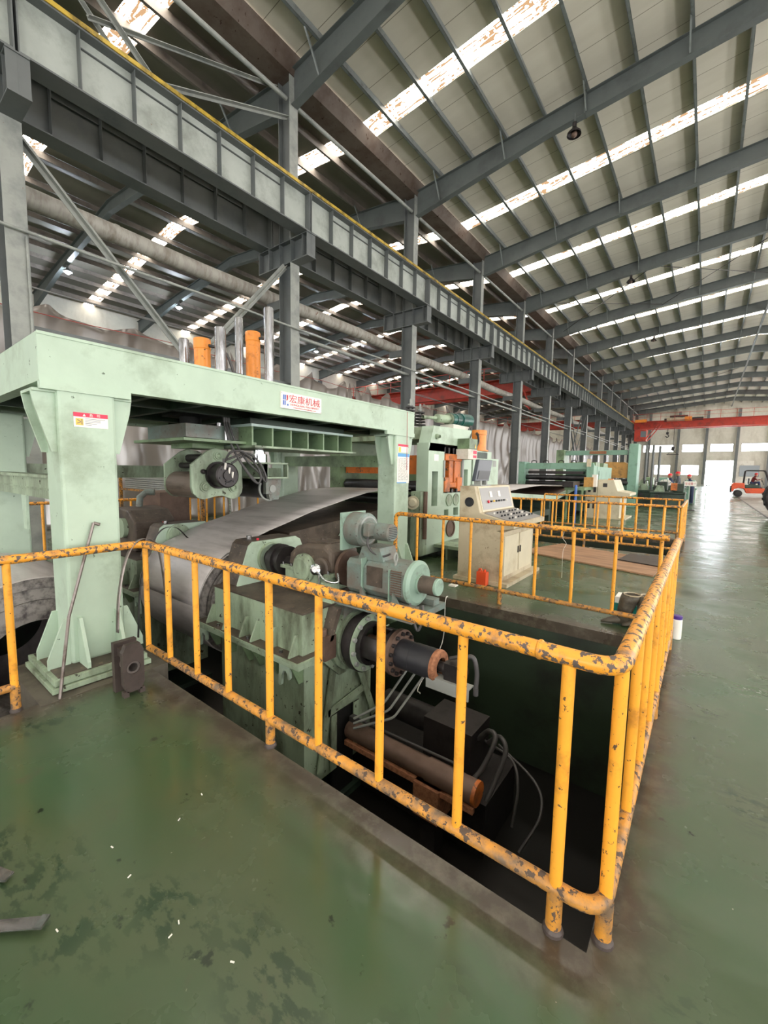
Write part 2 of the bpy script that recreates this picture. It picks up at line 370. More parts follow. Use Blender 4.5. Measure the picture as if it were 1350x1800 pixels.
# ================================================================== STRUCTURE: floor and pits
FR = [2.1+6*k for k in range(-4, 15)]            # frame lines across the hall
YB, YE = -22.0, 86.1
HOLES = [(-8.0, -3.45, -3.2, 4.65), (-3.45, -.205, 1.425, 4.65), (-3.9, -.40, 10.05, 12.75)]
def cells(x0, x1, y0, y1, holes):
    xs = sorted({x0, x1, *[h[i] for h in holes for i in (0, 1)]}); ys = sorted({y0, y1, *[h[i] for h in holes for i in (2, 3)]})
    for a, b in zip(xs[:-1], xs[1:]):
        for c, d in zip(ys[:-1], ys[1:]):
            mx, my = (a+b)/2, (c+d)/2
            if not any(h[0] < mx < h[1] and h[2] < my < h[3] for h in holes): yield a, b, c, d
mb = MB()
for a, b, c, d in cells(-34.2, 2.05, YB, YE+12, HOLES): mb.box(a, b, c, d, -.12, 0)
struct('floor', mb, M_floor)
struct('floor_lane', box(2.05, 15, YB, YE+12, -.12, -.004), M_lane)
struct('trim_1', box(2.0, 2.07, YB, YE, -.02, .012), M_darkst)
# pit walls and bottom
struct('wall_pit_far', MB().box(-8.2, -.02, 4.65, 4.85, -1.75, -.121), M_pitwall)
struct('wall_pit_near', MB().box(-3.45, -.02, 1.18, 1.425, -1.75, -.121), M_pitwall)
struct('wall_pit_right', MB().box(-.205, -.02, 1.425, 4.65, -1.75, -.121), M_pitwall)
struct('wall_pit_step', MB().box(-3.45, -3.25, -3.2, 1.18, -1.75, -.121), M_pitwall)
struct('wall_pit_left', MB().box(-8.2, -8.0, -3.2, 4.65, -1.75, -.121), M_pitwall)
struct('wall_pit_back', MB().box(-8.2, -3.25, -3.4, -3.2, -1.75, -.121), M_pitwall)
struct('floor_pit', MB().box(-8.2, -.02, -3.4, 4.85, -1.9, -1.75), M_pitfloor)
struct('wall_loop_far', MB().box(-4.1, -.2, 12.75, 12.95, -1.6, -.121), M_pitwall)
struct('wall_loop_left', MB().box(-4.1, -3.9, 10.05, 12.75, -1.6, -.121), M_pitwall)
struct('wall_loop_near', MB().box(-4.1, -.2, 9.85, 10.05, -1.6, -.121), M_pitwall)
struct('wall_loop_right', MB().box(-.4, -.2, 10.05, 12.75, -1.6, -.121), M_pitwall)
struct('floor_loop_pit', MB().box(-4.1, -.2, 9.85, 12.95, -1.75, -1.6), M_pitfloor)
# ================================================================== walls
XR, XL = 14.3, -33.7
struct('wall_right', box(XR, XR+.2, YB, YE, 0, 12.5), M_wall)
struct('wall_left', box(XL-.2, XL, YB, YE, 0, 12.5), M_wall)
gable = lambda: [(XL-.2,0),(XR+.2,0),(XR+.2,12.3),(2.3,13.6),(-9.7,12.4),(-21.7,13.6),(XL-.2,12.3)]
struct('wall_back', MB().prism(gable(), 'y', YB-.2, YB), M_wall)
# far wall with its openings left out
ops = [(-.25, 3.15, 0, 4.15), (-9.2, -4.75, 5.55, 6.85), (-3.65, -.75, 5.55, 6.85), (.05, 3.0, 5.55, 6.85), (3.9, 13.5, 5.55, 6.85),
       (-7.35, -5.0, 1.75, 3.45), (-3.55, -1.1, 1.75, 3.45)]
mb = MB()
for a, b, c, d in cells(XL-.2, XR+.2, 0, 12.4, [(o[0], o[1], o[2], o[3]) for o in ops]): mb.box(a, b, YE, YE+.25, c, d)
mb.prism([(XL-.2,12.4),(-9.7,12.4),(-21.7,13.6)], 'y', YE, YE+.25); mb.prism([(-9.7,12.4),(XR+.2,12.4),(2.3,13.6)], 'y', YE, YE+.25)
struct('wall_far', mb, M_wall)
n = 1
for o in ops[1:]:
    wdw = struct('window_%d' % n, MB().box(o[0]+.06, o[1]-.06, YE+.1, YE+.14, o[2]+.06, o[3]-.06), M_win); n += 1
    f = MB()
    for a in (o[0], o[1]-.07): f.box(a, a+.07, YE+.02, YE+.2, o[2], o[3])
    for c in (o[2], o[3]-.07): f.box(o[0]+.07, o[1]-.07, YE+.02, YE+.2, c, c+.07)
    f.build('window_frame', M_steel, wdw)
# unseen glowing panes added to side and back walls to light machines and roof
for (x, y0, y1, z0, z1) in [(XR-.04, YB+2, YE-2, 1.2, 3.4), (XR-.04, YB+2, YE-2, 6.2, 7.8)]:
    struct('window_%d' % n, box(x, x+.03, y0, y1, z0, z1), M_win); n += 1
struct('window_%d' % n, box(-8, 12, YB+.01, YB+.04, 1.0, 6.5), M_win); n += 1
struct('window_%d' % n, box(-32, -12, YB+.01, YB+.04, 5.5, 7.5), M_win); n += 1
dr = struct('door_1', MB().box(3.2, 5.6, YE-.12, YE-.04, 0, 4.1), M_offwhite)
MB().box(3.3, 3.36, YE-.17, YE-.12, 1, 1.3).build('door_handle', M_steel, dr)
struct('window_%d' % n, box(3.95, 6.3, YE-.2, YE-.15, 1.7, 3.4), M_glassy); n += 1
for i, x in enumerate((-8.3, -4.2, -.48, 3.4, 7.2, 11)):
    o = MB().box(x-.09, x+.09, YE-.5, YE-.2, 0, 12.2).box(x-.18, x+.18, YE-.52, YE-.5, 0, 12.2).build('wall_column', M_steel)
    tag(o, 'grey steel post against the bright far wall, %s from the left' % ORDN[i], 'column', 'posts of the far wall')
    if x > 5: o['label'] = 'grey steel post of the far wall right of the open doorway, %s one' % ORDN[i-4]

# ================================================================== roof
def ztop(x):                     # top of rafters; valley over the column row at x = -9.7
    if x > 2.3: return 13.22 - .094*(x-2.3)
    if x > -9.7: return 12.09 + .094*(x+9.7)
    if x > -21.7: return 12.09 - .094*(x+9.7)
    return 13.22 + .094*(x+21.7)
SKO = {0: .1, 1: -.05, 2: .5, 3: .1, 4: .6, 5: .2}
strips = [(FR[i]+3+SKO.get(i-4, .3)) for i in range(len(FR)-1)]
HALLS = [(-9.35, 2.3), (2.3, XR), (-21.7, -10.2), (XL, -21.7)]
for hi, (a, b) in enumerate(HALLS):
    ys = [YB]+[v for s in strips for v in (s-.34, s+.34)]+[YE]
    mb = MB()
    for c, d in zip(ys[0::2], ys[1::2]):
        mb.add([(a,c,ztop(a+1e-4)+.26),(b,c,ztop(b-1e-4)+.26),(b,d,ztop(b-1e-4)+.26),(a,d,ztop(a+1e-4)+.26),
                (a,c,ztop(a+1e-4)+.32),(b,c,ztop(b-1e-4)+.32),(b,d,ztop(b-1e-4)+.32),(a,d,ztop(a+1e-4)+.32)],
               [(0,1,2,3),(7,6,5,4),(0,4,5,1),(2,6,7,3),(1,5,6,2),(3,7,4,0)])
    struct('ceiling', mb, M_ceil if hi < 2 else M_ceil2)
def skylight(a, b, s, nm):
    mb = MB(); za, zb = ztop(a+1e-4)+.28, ztop(b-1e-4)+.28; hw = .34
    mb.add([(a,s-hw,za),(b,s-hw,zb),(b,s+hw,zb),(a,s+hw,za),(a,s-hw,za+.02),(b,s-hw,zb+.02),(b,s+hw,zb+.02),(a,s+hw,za+.02)],
           [(3,2,1,0),(4,5,6,7),(0,1,5,4),(2,3,7,6),(1,2,6,5),(3,0,4,7)])
    return struct(nm, mb, M_sky)
for i, s in enumerate(strips):
    for hi, (a, b) in enumerate(HALLS):
        if hi == 3 and i < 3: continue
        skylight(a, b, s, 'window_%d' % n); n += 1
# valley gutter
mb = MB().prism([(-10.35,12.36),(-10.2,12.02),(-9.5,12.02),(-9.3,12.36),(-9.26,12.36),(-9.47,11.99),(-10.23,11.99),(-10.39,12.36)], 'y', YB, YE)
tag(mb.build('valley_gutter', M_gutter), 'long rust-brown valley gutter between the two roof slopes above the column row', 'gutter')
# purlins: C sections running the length of the hall
def purlin(x, i, lab, grp, mt, s=1):
    z = ztop(x)
    mb = MB().box(x-.006, x+.006, YB, YE, z, z+.25).box(min(x, x+s*.075), max(x, x+s*.075), YB, YE, z, z+.006)
    mb.box(min(x+s*.07, x+s*.075), max(x+s*.07, x+s*.075), YB, YE, z, z+.025)
    tag(mb.build('roof_purlin', mt), lab, 'purlin', grp)
for i in range(9): purlin(-8.45+1.22*i, i, 'grey roof purlin of the main hall, %s up the slope from the gutter' % ORDN[i], 'purlins on the near roof slope', M_purlin)
for i in range(9): purlin(13.2-1.22*i, i, 'grey roof purlin on the slope beyond the ridge, %s from the right wall' % ORDN[i], 'purlins beyond the ridge', M_purlin, -1)
for i in range(9): purlin(-11.0-1.22*i, i, 'dusty brown roof purlin of the side hall, %s left of the gutter' % ORDN[i], 'purlins of the side hall', M_brownpur, -1)
for i in range(9): purlin(-22.9-1.22*i, i, 'dark roof purlin of the side hall, %s past its ridge towards the far left wall' % ORDN[i], 'purlins of the side hall', M_brownpur)
# rafters: tapered I-beams, one per frame and hall
def rafter_mesh(x0, x1, xr, y, deep, thin):
    """x0..x1 span, xr ridge"""
    def zb(x):
        d = min(abs(x-x0), abs(x-x1)); dep = deep+(thin-deep)*min(1, d/4.8); return ztop(x)-dep
    xs = sorted({x0, x0+4.8, xr, x1-4.8, x1}); e = 1e-4
    top = [(x, ztop(x + (e if x == xs[0] else (-e if x == xs[-1] else 0)))) for x in xs]; bot = [(x, zb(x + (e if x == xs[0] else (-e if x == xs[-1] else 0)))) for x in xs]
    mb = MB().prism(bot+top[::-1], 'y', y-.008, y+.008)
    for pts in (bot, top):
        for (a, za), (b, zb_) in zip(pts[:-1], pts[1:]):
            mb.prism([(a, za), (b, zb_), (b, zb_-.016), (a, za-.016)], 'y', y-.11, y+.11)
    return mb, zb
for k in range(0, 14):
    y = FR[k+4]
    mb, zb = rafter_mesh(-9.45, XR-.05, 2.3, y, .86, .56)
    r = mb.build('roof_rafter', M_roofst); tag(r, 'grey tapered steel rafter of the main hall, %s one from the near end' % ORDN[k], 'rafter', 'rafters of the main hall')
    for j, x in enumerate((-8.45, -6.01, -3.57, -1.13, 1.31)):
        MB().bar((x, y-.55, ztop(x)+.05), (x, y-.06, zb(x)+.06), .04, .04).build('fly_brace', M_purlin, r)
    MB().box(-3.62, -3.58, y-.12, y+.12, zb(-3.6)-.02, ztop(-3.6)+.05).build('splice_plate', M_roofst, r)
    mb, zb = rafter_mesh(XL+.05, -9.95, -21.7, y, .86, .5)
    r = mb.build('roof_rafter', M_roofst); tag(r, 'dark grey steel rafter of the side hall, %s one from the near end' % ORDN[k], 'rafter', 'rafters of the side hall')
    MB().bar((-12.2, y-.5, ztop(-12.2)+.05), (-12.2, y-.06, zb(-12.2)+.06), .04, .04).build('fly_brace', M_purlin, r)
# roof wind bracing and ridge tie
for j, (x0, y0, x1, y1) in enumerate([(-8.8, 26.1, -3.0, 32.1), (-8.8, 32.1, -3.0, 26.1), (-3.0, 26.1, 2.2, 32.1), (-3.0, 32.1, 2.2, 26.1), (-8.8, 56.1, -3.0, 62.1), (-3.0, 62.1, 2.2, 56.1)]):
    o = MB().cyl((x0, y0, ztop(x0)-.45-.05*(j % 2)), (x1, y1, ztop(x1)-.45-.05*(j % 2)), .018, n=8).build('brace_rod', M_darkst)
    tag(o, ['thin dark roof brace rod rising away from the gutter', 'thin dark roof brace rod crossing under the first', 'thin dark brace rod near the roof ridge', 'thin dark brace rod crossing near the roof ridge',
            'thin dark roof brace rod far down the hall', 'thin dark brace rod near the ridge far down the hall'][j], 'brace rod', 'roof wind bracing')
tag(MB().bar((2.3, FR[3], 12.62), (2.3, YE, 12.62), .12, .12).build('ridge_tie', M_steel), 'grey steel tie running along under the roof ridge', 'beam')

# ================================================================== column row at x = -9.7
def column(y):
    t = thing('steel_column', '', 'column', (-9.7, y, 0))
    mb = MB().box(-9.93, -9.47, y-.008, y+.008, 0, 7.25).box(-9.95, -9.93, y-.155, y+.155, 0, 7.25)
    mb.build('column_web', M_steel, t)
    box(-9.47, -9.45, y-.155, y+.155, 0, 7.25).build('column_flange', M_flange, t)
    mb = MB().box(-10.85, -8.8, y-.008, y+.008, 7.3, 7.84).box(-10.87, -8.78, y-.15, y+.15, 7.25, 7.28).box(-10.87, -8.78, y-.15, y+.15, 7.84, 7.86)
    for x in (-10.86, -10.4, -9.94, -9.46, -9.0, -8.81): mb.box(x-.008, x+.008, y-.15, y+.15, 7.28, 7.84)
    mb.build('corbel', M_steel, t)
    mb = MB().box(-9.93, -9.5, y-.006, y+.006, 7.86, 11.98).box(-9.95, -9.93, y-.14, y+.14, 7.86, 11.98)
    mb.build('upper_web', M_steel, t)
    box(-9.5, -9.48, y-.14, y+.14, 7.86, 11.98).build('upper_flange', M_flange, t)
    mb = MB().box(-10.62, -9.95, y-.06, y+.06, 6.18, 6.42)
    mb.build('duct_bracket', M_steel, t)
    return t
C0 = column(FR[4])
C0['label'] = 'tall grey steel crane column at the left edge, nearest of the row'; C0['group'] = 'columns of the crane row'
names = {1: 'second', 2: 'third', 3: 'fourth', 4: 'fifth', 5: 'sixth', 6: 'seventh', 7: 'eighth', 8: 'ninth', 9: 'tenth', 10: 'eleventh', 11: 'twelfth', 12: 'thirteenth', 13: 'fourteenth'}
extra = {1: ' behind the orange cylinders', 2: ' behind the right end of the green gantry', 3: ' behind the green levelling stand', 4: ' behind the beige console monitor'}
for k in range(1, 14):
    dup(C0, (-9.7, FR[k+4], 0), 'grey steel crane column with corbel, %s in the row%s' % (names[k], extra.get(k, '')), 'columns of the crane row')
# crane girders
def girder(y0, xw, mt, web=M_girder):
    t = thing('crane_girder', '', 'girder', (xw, y0, 7.86))
    a, b = y0+.02, y0+5.98
    MB().box(xw-.008, xw+.008, a, b, 7.9, 8.84).build('girder_web', web, t)
    MB().box(xw-.2, xw+.2, a, b, 7.87, 7.9).build('bottom_flange', mt, t)
    MB().box(xw-.2, xw+.2, a, b, 8.84, 8.87).build('top_flange', mt, t)
    s = MB()
    for j in range(1, 7): s_y = y0+.857*j; MB().box(xw+.008, xw+.16, s_y-.006, s_y+.006, 7.9, 8.84).box(xw-.16, xw-.008, s_y-.006, s_y+.006, 7.9, 8.84).build('stiffener', mt, t)
    MB().box(xw+.008, xw+.05, y0+.86, b-.86, 8.66, 8.675).build('web_rib', mt, t)
    for yy in (a, b-.02): MB().box(xw-.19, xw+.19, yy, yy+.02, 7.9, 8.84).build('end_plate', mt, t)
    return t
g0 = girder(FR[3], -9.0, M_steel); g0['label'] = 'pale grey crane girder segment before the first column'; g0['group'] = 'girder segments on the main hall side'
for k in range(0, 14): dup(g0, (-9.0, FR[k+4], 7.86), 'pale grey crane girder segment starting at the %s column' % ORDN[k], 'girder segments on the main hall side')
g1 = girder(FR[3], -10.6, M_steel, M_darkst_g if 'M_darkst_g' in globals() else M_steel); g1['label'] = 'darker grey crane girder segment of the side hall before the first column'; g1['group'] = 'girder segments on the side hall side'  # web in darker steel than the main hall girder
for k in range(0, 14): dup(g1, (-10.6, FR[k+4], 7.86), 'crane girder segment of the side hall starting at the %s column' % ORDN[k], 'girder segments on the side hall side')
tag(MB().box(-9.03, -8.97, FR[3], YE, 8.875, 8.99).box(-8.83, -8.78, FR[3], YE, 8.872, 8.95).build('crane_rail', M_rail), 'long yellow rail along the top of the pale crane girder', 'rail')
tag(MB().box(13.45, 13.75, FR[3], YE, 8.0, 8.99).build('crane_runway', M_steel), 'grey crane runway along the right wall', 'beam')
tag(MB().box(-33.2, -32.8, FR[3], YE, 8.0, 8.99).build('crane_runway', M_steel), 'grey crane runway along the far left wall', 'beam')
tag(MB().box(-10.63, -10.57, FR[3], YE, 8.875, 8.99).build('crane_rail', M_darkst), 'dark rail on the side hall crane girder', 'rail')
# ties, struts and braces of the column row
for k in range(0, 14):
    y = FR[k+4]
    o = MB().cyl((-9.6, y-6 if k == 0 else y-5.99, 11.42), (-9.6, y-.15, 11.42), .055, n=12).build('tie_tube', M_flange)
    tag(o, 'round grey tie tube under the gutter, running to the %s column' % ORDN[k], 'tie tube', 'tie tubes under the gutter')
    if k > 1:
        o = MB().cyl((-9.7, y-5.99, 5.42), (-9.7, y-.02, 5.42), .05, n=12).build('column_strut', M_flange)
        tag(o, 'pale round strut between the %s and %s columns' % (ORDN[k-1], ORDN[k]), 'strut', 'struts of the column row')
def lbar(name, p, q, s, label, cat, grp=None, mt=M_flange):
    o = MB().bar(p, q, s, .012, (1,0,0)).bar(Vector(p)+Vector((.05,0,0)), Vector(q)+Vector((.05,0,0)), .014, .1, (1,0,0)).build(name, mt); return tag(o, label, cat, grp)
lbar('diagonal_brace', (-9.7, 2.2, 7.2), (-9.7, 5.05, 4.18), .17, 'heavy grey diagonal brace falling from the nearest column head', 'brace', 'vee braces in the first bay')
lbar('diagonal_brace', (-9.7, 7.95, 7.2), (-9.7, 5.38, 4.18), .17, 'heavy grey diagonal brace rising to the second column head', 'brace', 'vee braces in the first bay')
tag(MB().bar((-9.7, 2.1, 4.0), (-9.7, 8.1, 4.0), .12, .12).build('brace_beam', M_steel), 'level grey beam joining the feet of the two diagonal braces', 'beam')
lbar('upper_brace', (-9.62, 4.0, 9.25), (-9.62, 7.98, 10.98), .13, 'pale angle brace rising to the top of the second column', 'brace', 'braces above the first bay')
lbar('upper_brace', (-9.75, 3.4, 9.9), (-9.75, 7.7, 11.6), .08, 'thin pale angle brace just above the heavier rising one', 'brace', 'braces above the first bay')
lbar('upper_brace', (-9.66, 2.3, 11.3), (-9.66, 5.2, 9.0), .12, 'pale angle brace falling behind the yellow rail', 'brace', 'braces above the first bay')
lbar('upper_brace', (-9.84, 2.3, 11.1), (-9.84, 4.6, 9.0), .05, 'slender angle brace falling beside the heavier one', 'brace', 'braces above the first bay')
for j, (a, b) in enumerate([(38.4, 43.8), (43.8, 38.4)]):
    o = MB().bar((-9.83-.11*j, a, 7.1), (-9.83-.11*j, b, .8), .1, .08).bar((-9.6+.07*j, a, 7.1), (-9.6+.07*j, b, .8), .06, .04).build('cross_brace', M_steel)
    tag(o, 'steel cross brace far along the column row, %s diagonal' % ['falling', 'rising'][j], 'brace', 'far cross braces')
# duct and service pipes
pts = [(-10.62, y, 6.64+.03*math.sin(y*.7)) for y in range(-2, 86, 2)]
d = MB().tube(pts, .185, 20).build('air_duct', M_duct); tag(d, 'large pale wrapped duct running behind the column row', 'duct')
for y in range(4, 80, 4): MB().lathe((-10.62, y, 6.64+.03*math.sin(y*.7)), (0,1,0), [(0,.186),(.02,.196),(.1,.196),(.12,.186)], 20).build('band', M_duct, d)
o = MB().tube([(-9.38, y, 5.52+.02*math.cos(y)) for y in range(-2, 80, 2)], .028, 10).build('conduit_pipe', M_flange); tag(o, 'thin pale conduit pipe fixed across the column faces', 'pipe')
tag(MB().tube([(-9.42, 2.22, 5.45), (-9.42, 2.22, 2.0)], .02, 8).build('conduit_drop', M_flange), 'thin conduit dropping down the nearest column', 'pipe')
o = MB().tube([(-11.4, y, 5.3+.05*math.cos(y*1.05)) for y in range(-2, 60, 2)], .012, 6).build('overhead_cable', M_wire); tag(o, 'thin dark cable strung behind the columns', 'cable')
red = flat('red_cable', (170, 60, 56), .5)
o = MB().tube([(-12.6, y, 5.15+.05*math.cos(y*1.05)) for y in range(-2, 60, 2)], .01, 6).build('overhead_cable', red); tag(o, 'thin red cable strung behind the columns', 'cable')
# side hall wall furniture
for k in range(0, 12):
    y = FR[k+4]
    o = box(-33.7, -33.3, y-.14, y+.14, 0, 11.1).build('wall_column', M_steel); tag(o, 'dark wall column of the side hall under its %s rafter' % ORDN[k], 'column', 'side hall wall columns')
tag(MB().box(-33.66, -33.5, 0, 80, 10.1, 10.25).box(-33.66, -33.5, 0, 80, 7, 7.1).build('wall_girt', M_steel), 'long dark girt on the pale wall of the side hall', 'beam')
# high bay lamps
def bay_lamp(loc, label, lit, grp):
    t = thing('high_bay_lamp', label, 'lamp', loc, grp); x, y, z = loc
    MB().lathe((x, y, z), (0,0,1), [(0,.2),(.06,.19),(.16,.09),(.2,.06),(.34,.06),(.34,0)], 20).build('lamp_shade', M_darkst if not lit else M_steel, t)
    MB().sphere((x, y, z+.02), .09 if not lit else .13).build('bulb', M_lamp if lit else M_brownst, t)
    MB().cyl((x, y, z+.34), (x, y, z+.6), .015, n=8).build('hanger', M_steel, t)
    if lit:
        l = bpy.data.lights.new('lamp_light', 'POINT'); l.energy = 260; l.color = (.78, .88, 1); l.shadow_soft_size = .15
        lo = bpy.data.objects.new('lamp_light', l); COL.objects.link(lo); lo.location = (x, y, z-.2)
bay_lamp((-3.86, 14.0, 11.62), 'small dark unlit lamp hanging below the third main rafter', False, 'unlit lamps')
bay_lamp((-3.9, 26.0, 11.66), 'small unlit lamp hanging further down the main hall', False, 'unlit lamps')
bay_lamp((-3.9, 38.0, 11.66), 'tiny unlit lamp far down the main hall', False, 'unlit lamps')
for i, y in enumerate((8.15, 14.05, 26.0, 32.0)):
    bay_lamp((-27.6, y, 11.8), 'glowing white lamp in the side hall, %s from the left' % ORDN[i], True, 'lit lamps of the side hall')
# plastic sheeting hung behind the columns
def curtain(y0, y1, z0, z1, sag, seed, x=-13., folds=9):
    rnd = random.Random(seed); nu, nv = 90, 40; mb = MB(); ph = [rnd.uniform(0, 6.28) for _ in range(6)]; am = [rnd.uniform(.4, 1) for _ in range(6)]
    pins = sorted([0, 1]+[(i+rnd.uniform(.3,.7))/ (folds//2) for i in range(folds//2)]); V = []
    def top(u):
        for a, b in zip(pins[:-1], pins[1:]):
            if a <= u <= b+1e-9: t = (u-a)/max(b-a, 1e-6); return sag*4*t*(1-t)
        return 0
    for i in range(nu+1):
        u = i/nu
        for j in range(nv+1):
            v = j/nv; y = y0+(y1-y0)*u; s = top(u)
            z = z1-s*(1-v)-(z1-z0)*v
            nearest = min(abs(u-p) for p in pins)
            dx = sum(a*math.sin(u*(9+7*q)*(1+.15*v)+p+v*1.5*q) for q, (a, p) in enumerate(zip(am, ph)))*.05*(.4+v)
            dx += .12*math.sin((u*folds*3.1+ .8*math.sin(v*5))*2)*math.exp(-nearest*6)*(1-.5*v) + .05*math.sin(v*14+10*nearest)*math.exp(-v*2)
            V.append((x+dx, y, z))
    F = [(i*(nv+1)+j, (i+1)*(nv+1)+j, (i+1)*(nv+1)+j+1, i*(nv+1)+j+1) for i in range(nu) for j in range(nv)]
    mb.add(V, F, True); return mb
for i, (a, b, z1, sg) in enumerate([(.5, 8.2, 5.5, .28), (8.25, 14.4, 5.55, .5), (14.6, 21.5, 5.5, .45), (23, 34, 5.7, .5), (34.5, 43, 5.7, .5), (44, 52, 5.5, .6), (53, 66, 5.5, .6)]):
    o = curtain(a, b, .0, z1, sg, i+3).build('plastic_curtain', M_plastic)
    o.modifiers.new('thick', 'SOLIDIFY').thickness = .004
    tag(o, ['wide sagging grey plastic curtain behind the left end of the gantry', 'plastic curtain with fanned pleats behind the gantry sign', 'plastic curtain gathered to a peak behind the green stand',
            'pale crinkled plastic curtain behind the orange cylinder', 'plastic curtain right of the orange cylinder between columns', 'narrow plastic curtain behind the cross braces', 'farthest grey plastic curtain behind the column row'][i], 'curtain', 'plastic curtains')
tag(MB().cyl((-13, .3, 5.8), (-13, 66, 5.8), .02, n=8).build('curtain_wire', M_wire), 'straight wire that carries the plastic curtains', 'wire')

# red overhead cranes
def bridge(y, x0, x1, z0, z1, label, cab):
    t = thing('overhead_crane', label, 'crane', ((x0+x1)/2, y, z0))
    for dy in (0, 1.6):
        MB().box(x0+.25, x1-.25, y+dy-.2, y+dy+.2, z0, z1).box(x0+.25, x1-.25, y+dy-.28, y+dy+.28, z1, z1+.04).build('bridge_girder', M_red, t)
    nx = int((x1-x0)/1.9)
    for i in range(nx): MB().box(x0+1+1.9*i, x0+1.25+1.9*i, y-.24, y-.2, z1-.35, z1-.1).build('stiffening_plate', M_red, t)
    for x in (x0, x1): MB().box(x-.12, x+.12, y-1, y+2.6, 8.992, 9.3).build('end_truck', M_red, t)
    m2 = MB()
    for x in [x0+.2+i*1.6 for i in range(int((x1-x0)/1.6))]: m2.box(x, x+.04, y-.95, y-.91, z1, z1+1)
    m2.box(x0, x1, y-.95, y-.91, z1+.96, z1+1).box(x0, x1, y-.95, y-.91, z1+.5, z1+.53).box(x0, x1, y-.95, y-.3, z1-.02, z1)
    m2.build('walkway_railing', M_red, t)
    return t
t = bridge(70, -9.0, 13.6, 8.1, 9.1, 'long red overhead crane spanning the main hall before the far wall', True)
MB().box(-8.5, -7.1, 68.6, 70.4, 6.35, 7.95).build('operator_cab', M_red, t)
MB().box(-7.75, -7.1, 68.56, 68.6, 6.9, 7.7).build('cab_window', M_glassy, t)
MB().bar((-6.9, 69, 6.4), (-5.4, 69, 8.6), .12, .12).bar((-7.3, 69, 6.4), (-5.8, 69, 8.6), .12, .12).build('access_stair', M_red, t)
MB().box(-8.6, -7.2, 68.9, 69.3, 8.95, 9.35).build('yellow_housing', M_orange, t)
MB().box(-5.2, -.9, 69.7, 71.9, 9.0, 9.4).box(-4.6, -2.6, 70, 71.4, 9.4, 9.8).build('trolley', M_darkst, t)
MB().box(-4.9, -2.1, 69.3, 69.7, 9.0, 9.45).build('resistor_box', M_beige, t); MB().box(-2.9, -2.1, 69.2, 69.3, 8.95, 9.5).build('orange_panel', M_orange, t)
hk = MB().tube([(-4.75, 70.5, 8.9), (-4.75, 70.5, 7.6)], .04, 8).box(-4.9, -4.6, 70.3, 70.7, 7.3, 7.6).tube(cat_rom([(-4.75,70.5,7.3),(-4.6,70.5,7.1),(-4.75,70.5,6.9),(-4.95,70.5,7.05)]), .06, 8)
hk.build('crane_hook', M_darkst, t)
hb = MB().tube([(-4.0, 70.9, 8.9), (-4.0, 70.9, 5.6)], .03, 8).box(-4.2, -3.8, 70.7, 71.1, 5.1, 5.6).box(-4.7, -3.3, 70.85, 70.95, 4.5, 4.6).bar((-4, 70.9, 5.1), (-4.6, 70.9, 4.6), .04, .04).bar((-4, 70.9, 5.1), (-3.4, 70.9, 4.6), .04, .04)
hb.build('hoist_block', M_darkst, t)
t = bridge(34, -33, -10.6, 8.1, 9.1, 'red overhead crane of the side hall seen between the columns', False)
MB().box(-13.5, -12, 34, 35.4, 9.14, 9.8).build('trolley', M_orange_d, t)
for dy, zz in ((0, 7.1),): MB().bar((-12, 33.6, 8.2), (-11.4, 33.6, 6.6), .1, .1).bar((-13, 33.6, 8.2), (-11.4, 33.6, 6.6), .1, .1).build('hanging_frame', M_red, t)
bridge(64, -33, -10.6, 8.1, 9.1, 'farther red crane of the side hall behind the cross braces', False)

# ================================================================== YELLOW PIT RAILING (near)
RZ, LZ = 1.0, .165
def railing(name, label, path, posts, bal, loc, r=.03, rl=.026, end_down=(), rb=.02, rp=.027, zoff=0, group=None, low=None):
    """path: corner points of the rail; posts: long posts to the floor; bal: balusters"""
    t = thing(name, label, 'railing', loc, group)
    top = [(x, y, RZ) for x, y in path]
    if 'start' in end_down: top = [(path[0][0], path[0][1], LZ)] + top
    if 'end' in end_down: top = top + [(path[-1][0], path[-1][1], LZ)]
    MB().tube(fillet(top, .09), r, 16).build('top_rail', M_yel_top, t)
    for lp in (low or [path]): MB().tube(fillet([(x, y, LZ) for x, y in lp], .09), rl, 16).build('bottom_rail', M_yel_low, t)
    for x, y in posts: MB().cyl((x, y, zoff), (x, y, LZ), rp, n=16).build('post', M_yel_low, t); MB().cyl((x, y, LZ), (x, y, RZ-.01), rb*1.08, n=14).build('baluster', M_yel, t)
    for x, y in bal: MB().cyl((x, y, LZ), (x, y, RZ-.01), rb, n=14).build('baluster', M_yel, t)
    for x, y in posts[:0]: pass
    return t
YF = 1.43
rl = railing('pit_railing', 'chipped yellow pipe railing round the near corner of the machine pit', [(-3.47, -1.6), (-3.47, YF), (-.17, YF), (-.17, 4.72)],
    [(-3.47, .61), (-1.9, YF), (-.315, YF), (-.17, 1.50), (-.17, 3.2), (-.17, 4.6)],
    [(-3.47, -.2), (-3.47, -1.0)] + [(x, YF) for x in (-3.45, -3.09, -2.70, -2.32, -1.5, -1.10, -.70)] + [(-.17, y) for y in (1.95, 2.35, 2.78, 3.6, 4.0, 4.3)], (-.17, YF, 0), low=[[(-3.47, -1.6), (-3.47, .61)], [(-3.45, YF), (-.17, YF), (-.17, 4.72)]])
for x, y in ((-.315, YF), (-.17, 1.50), (-1.9, YF), (-3.47, .61)): MB().lathe((x, y, 0), (0,0,1), [(0,.036),(.01,.034),(.018,.029),(.022,.027)], 14).build('weld_foot', M_darkbr, rl)
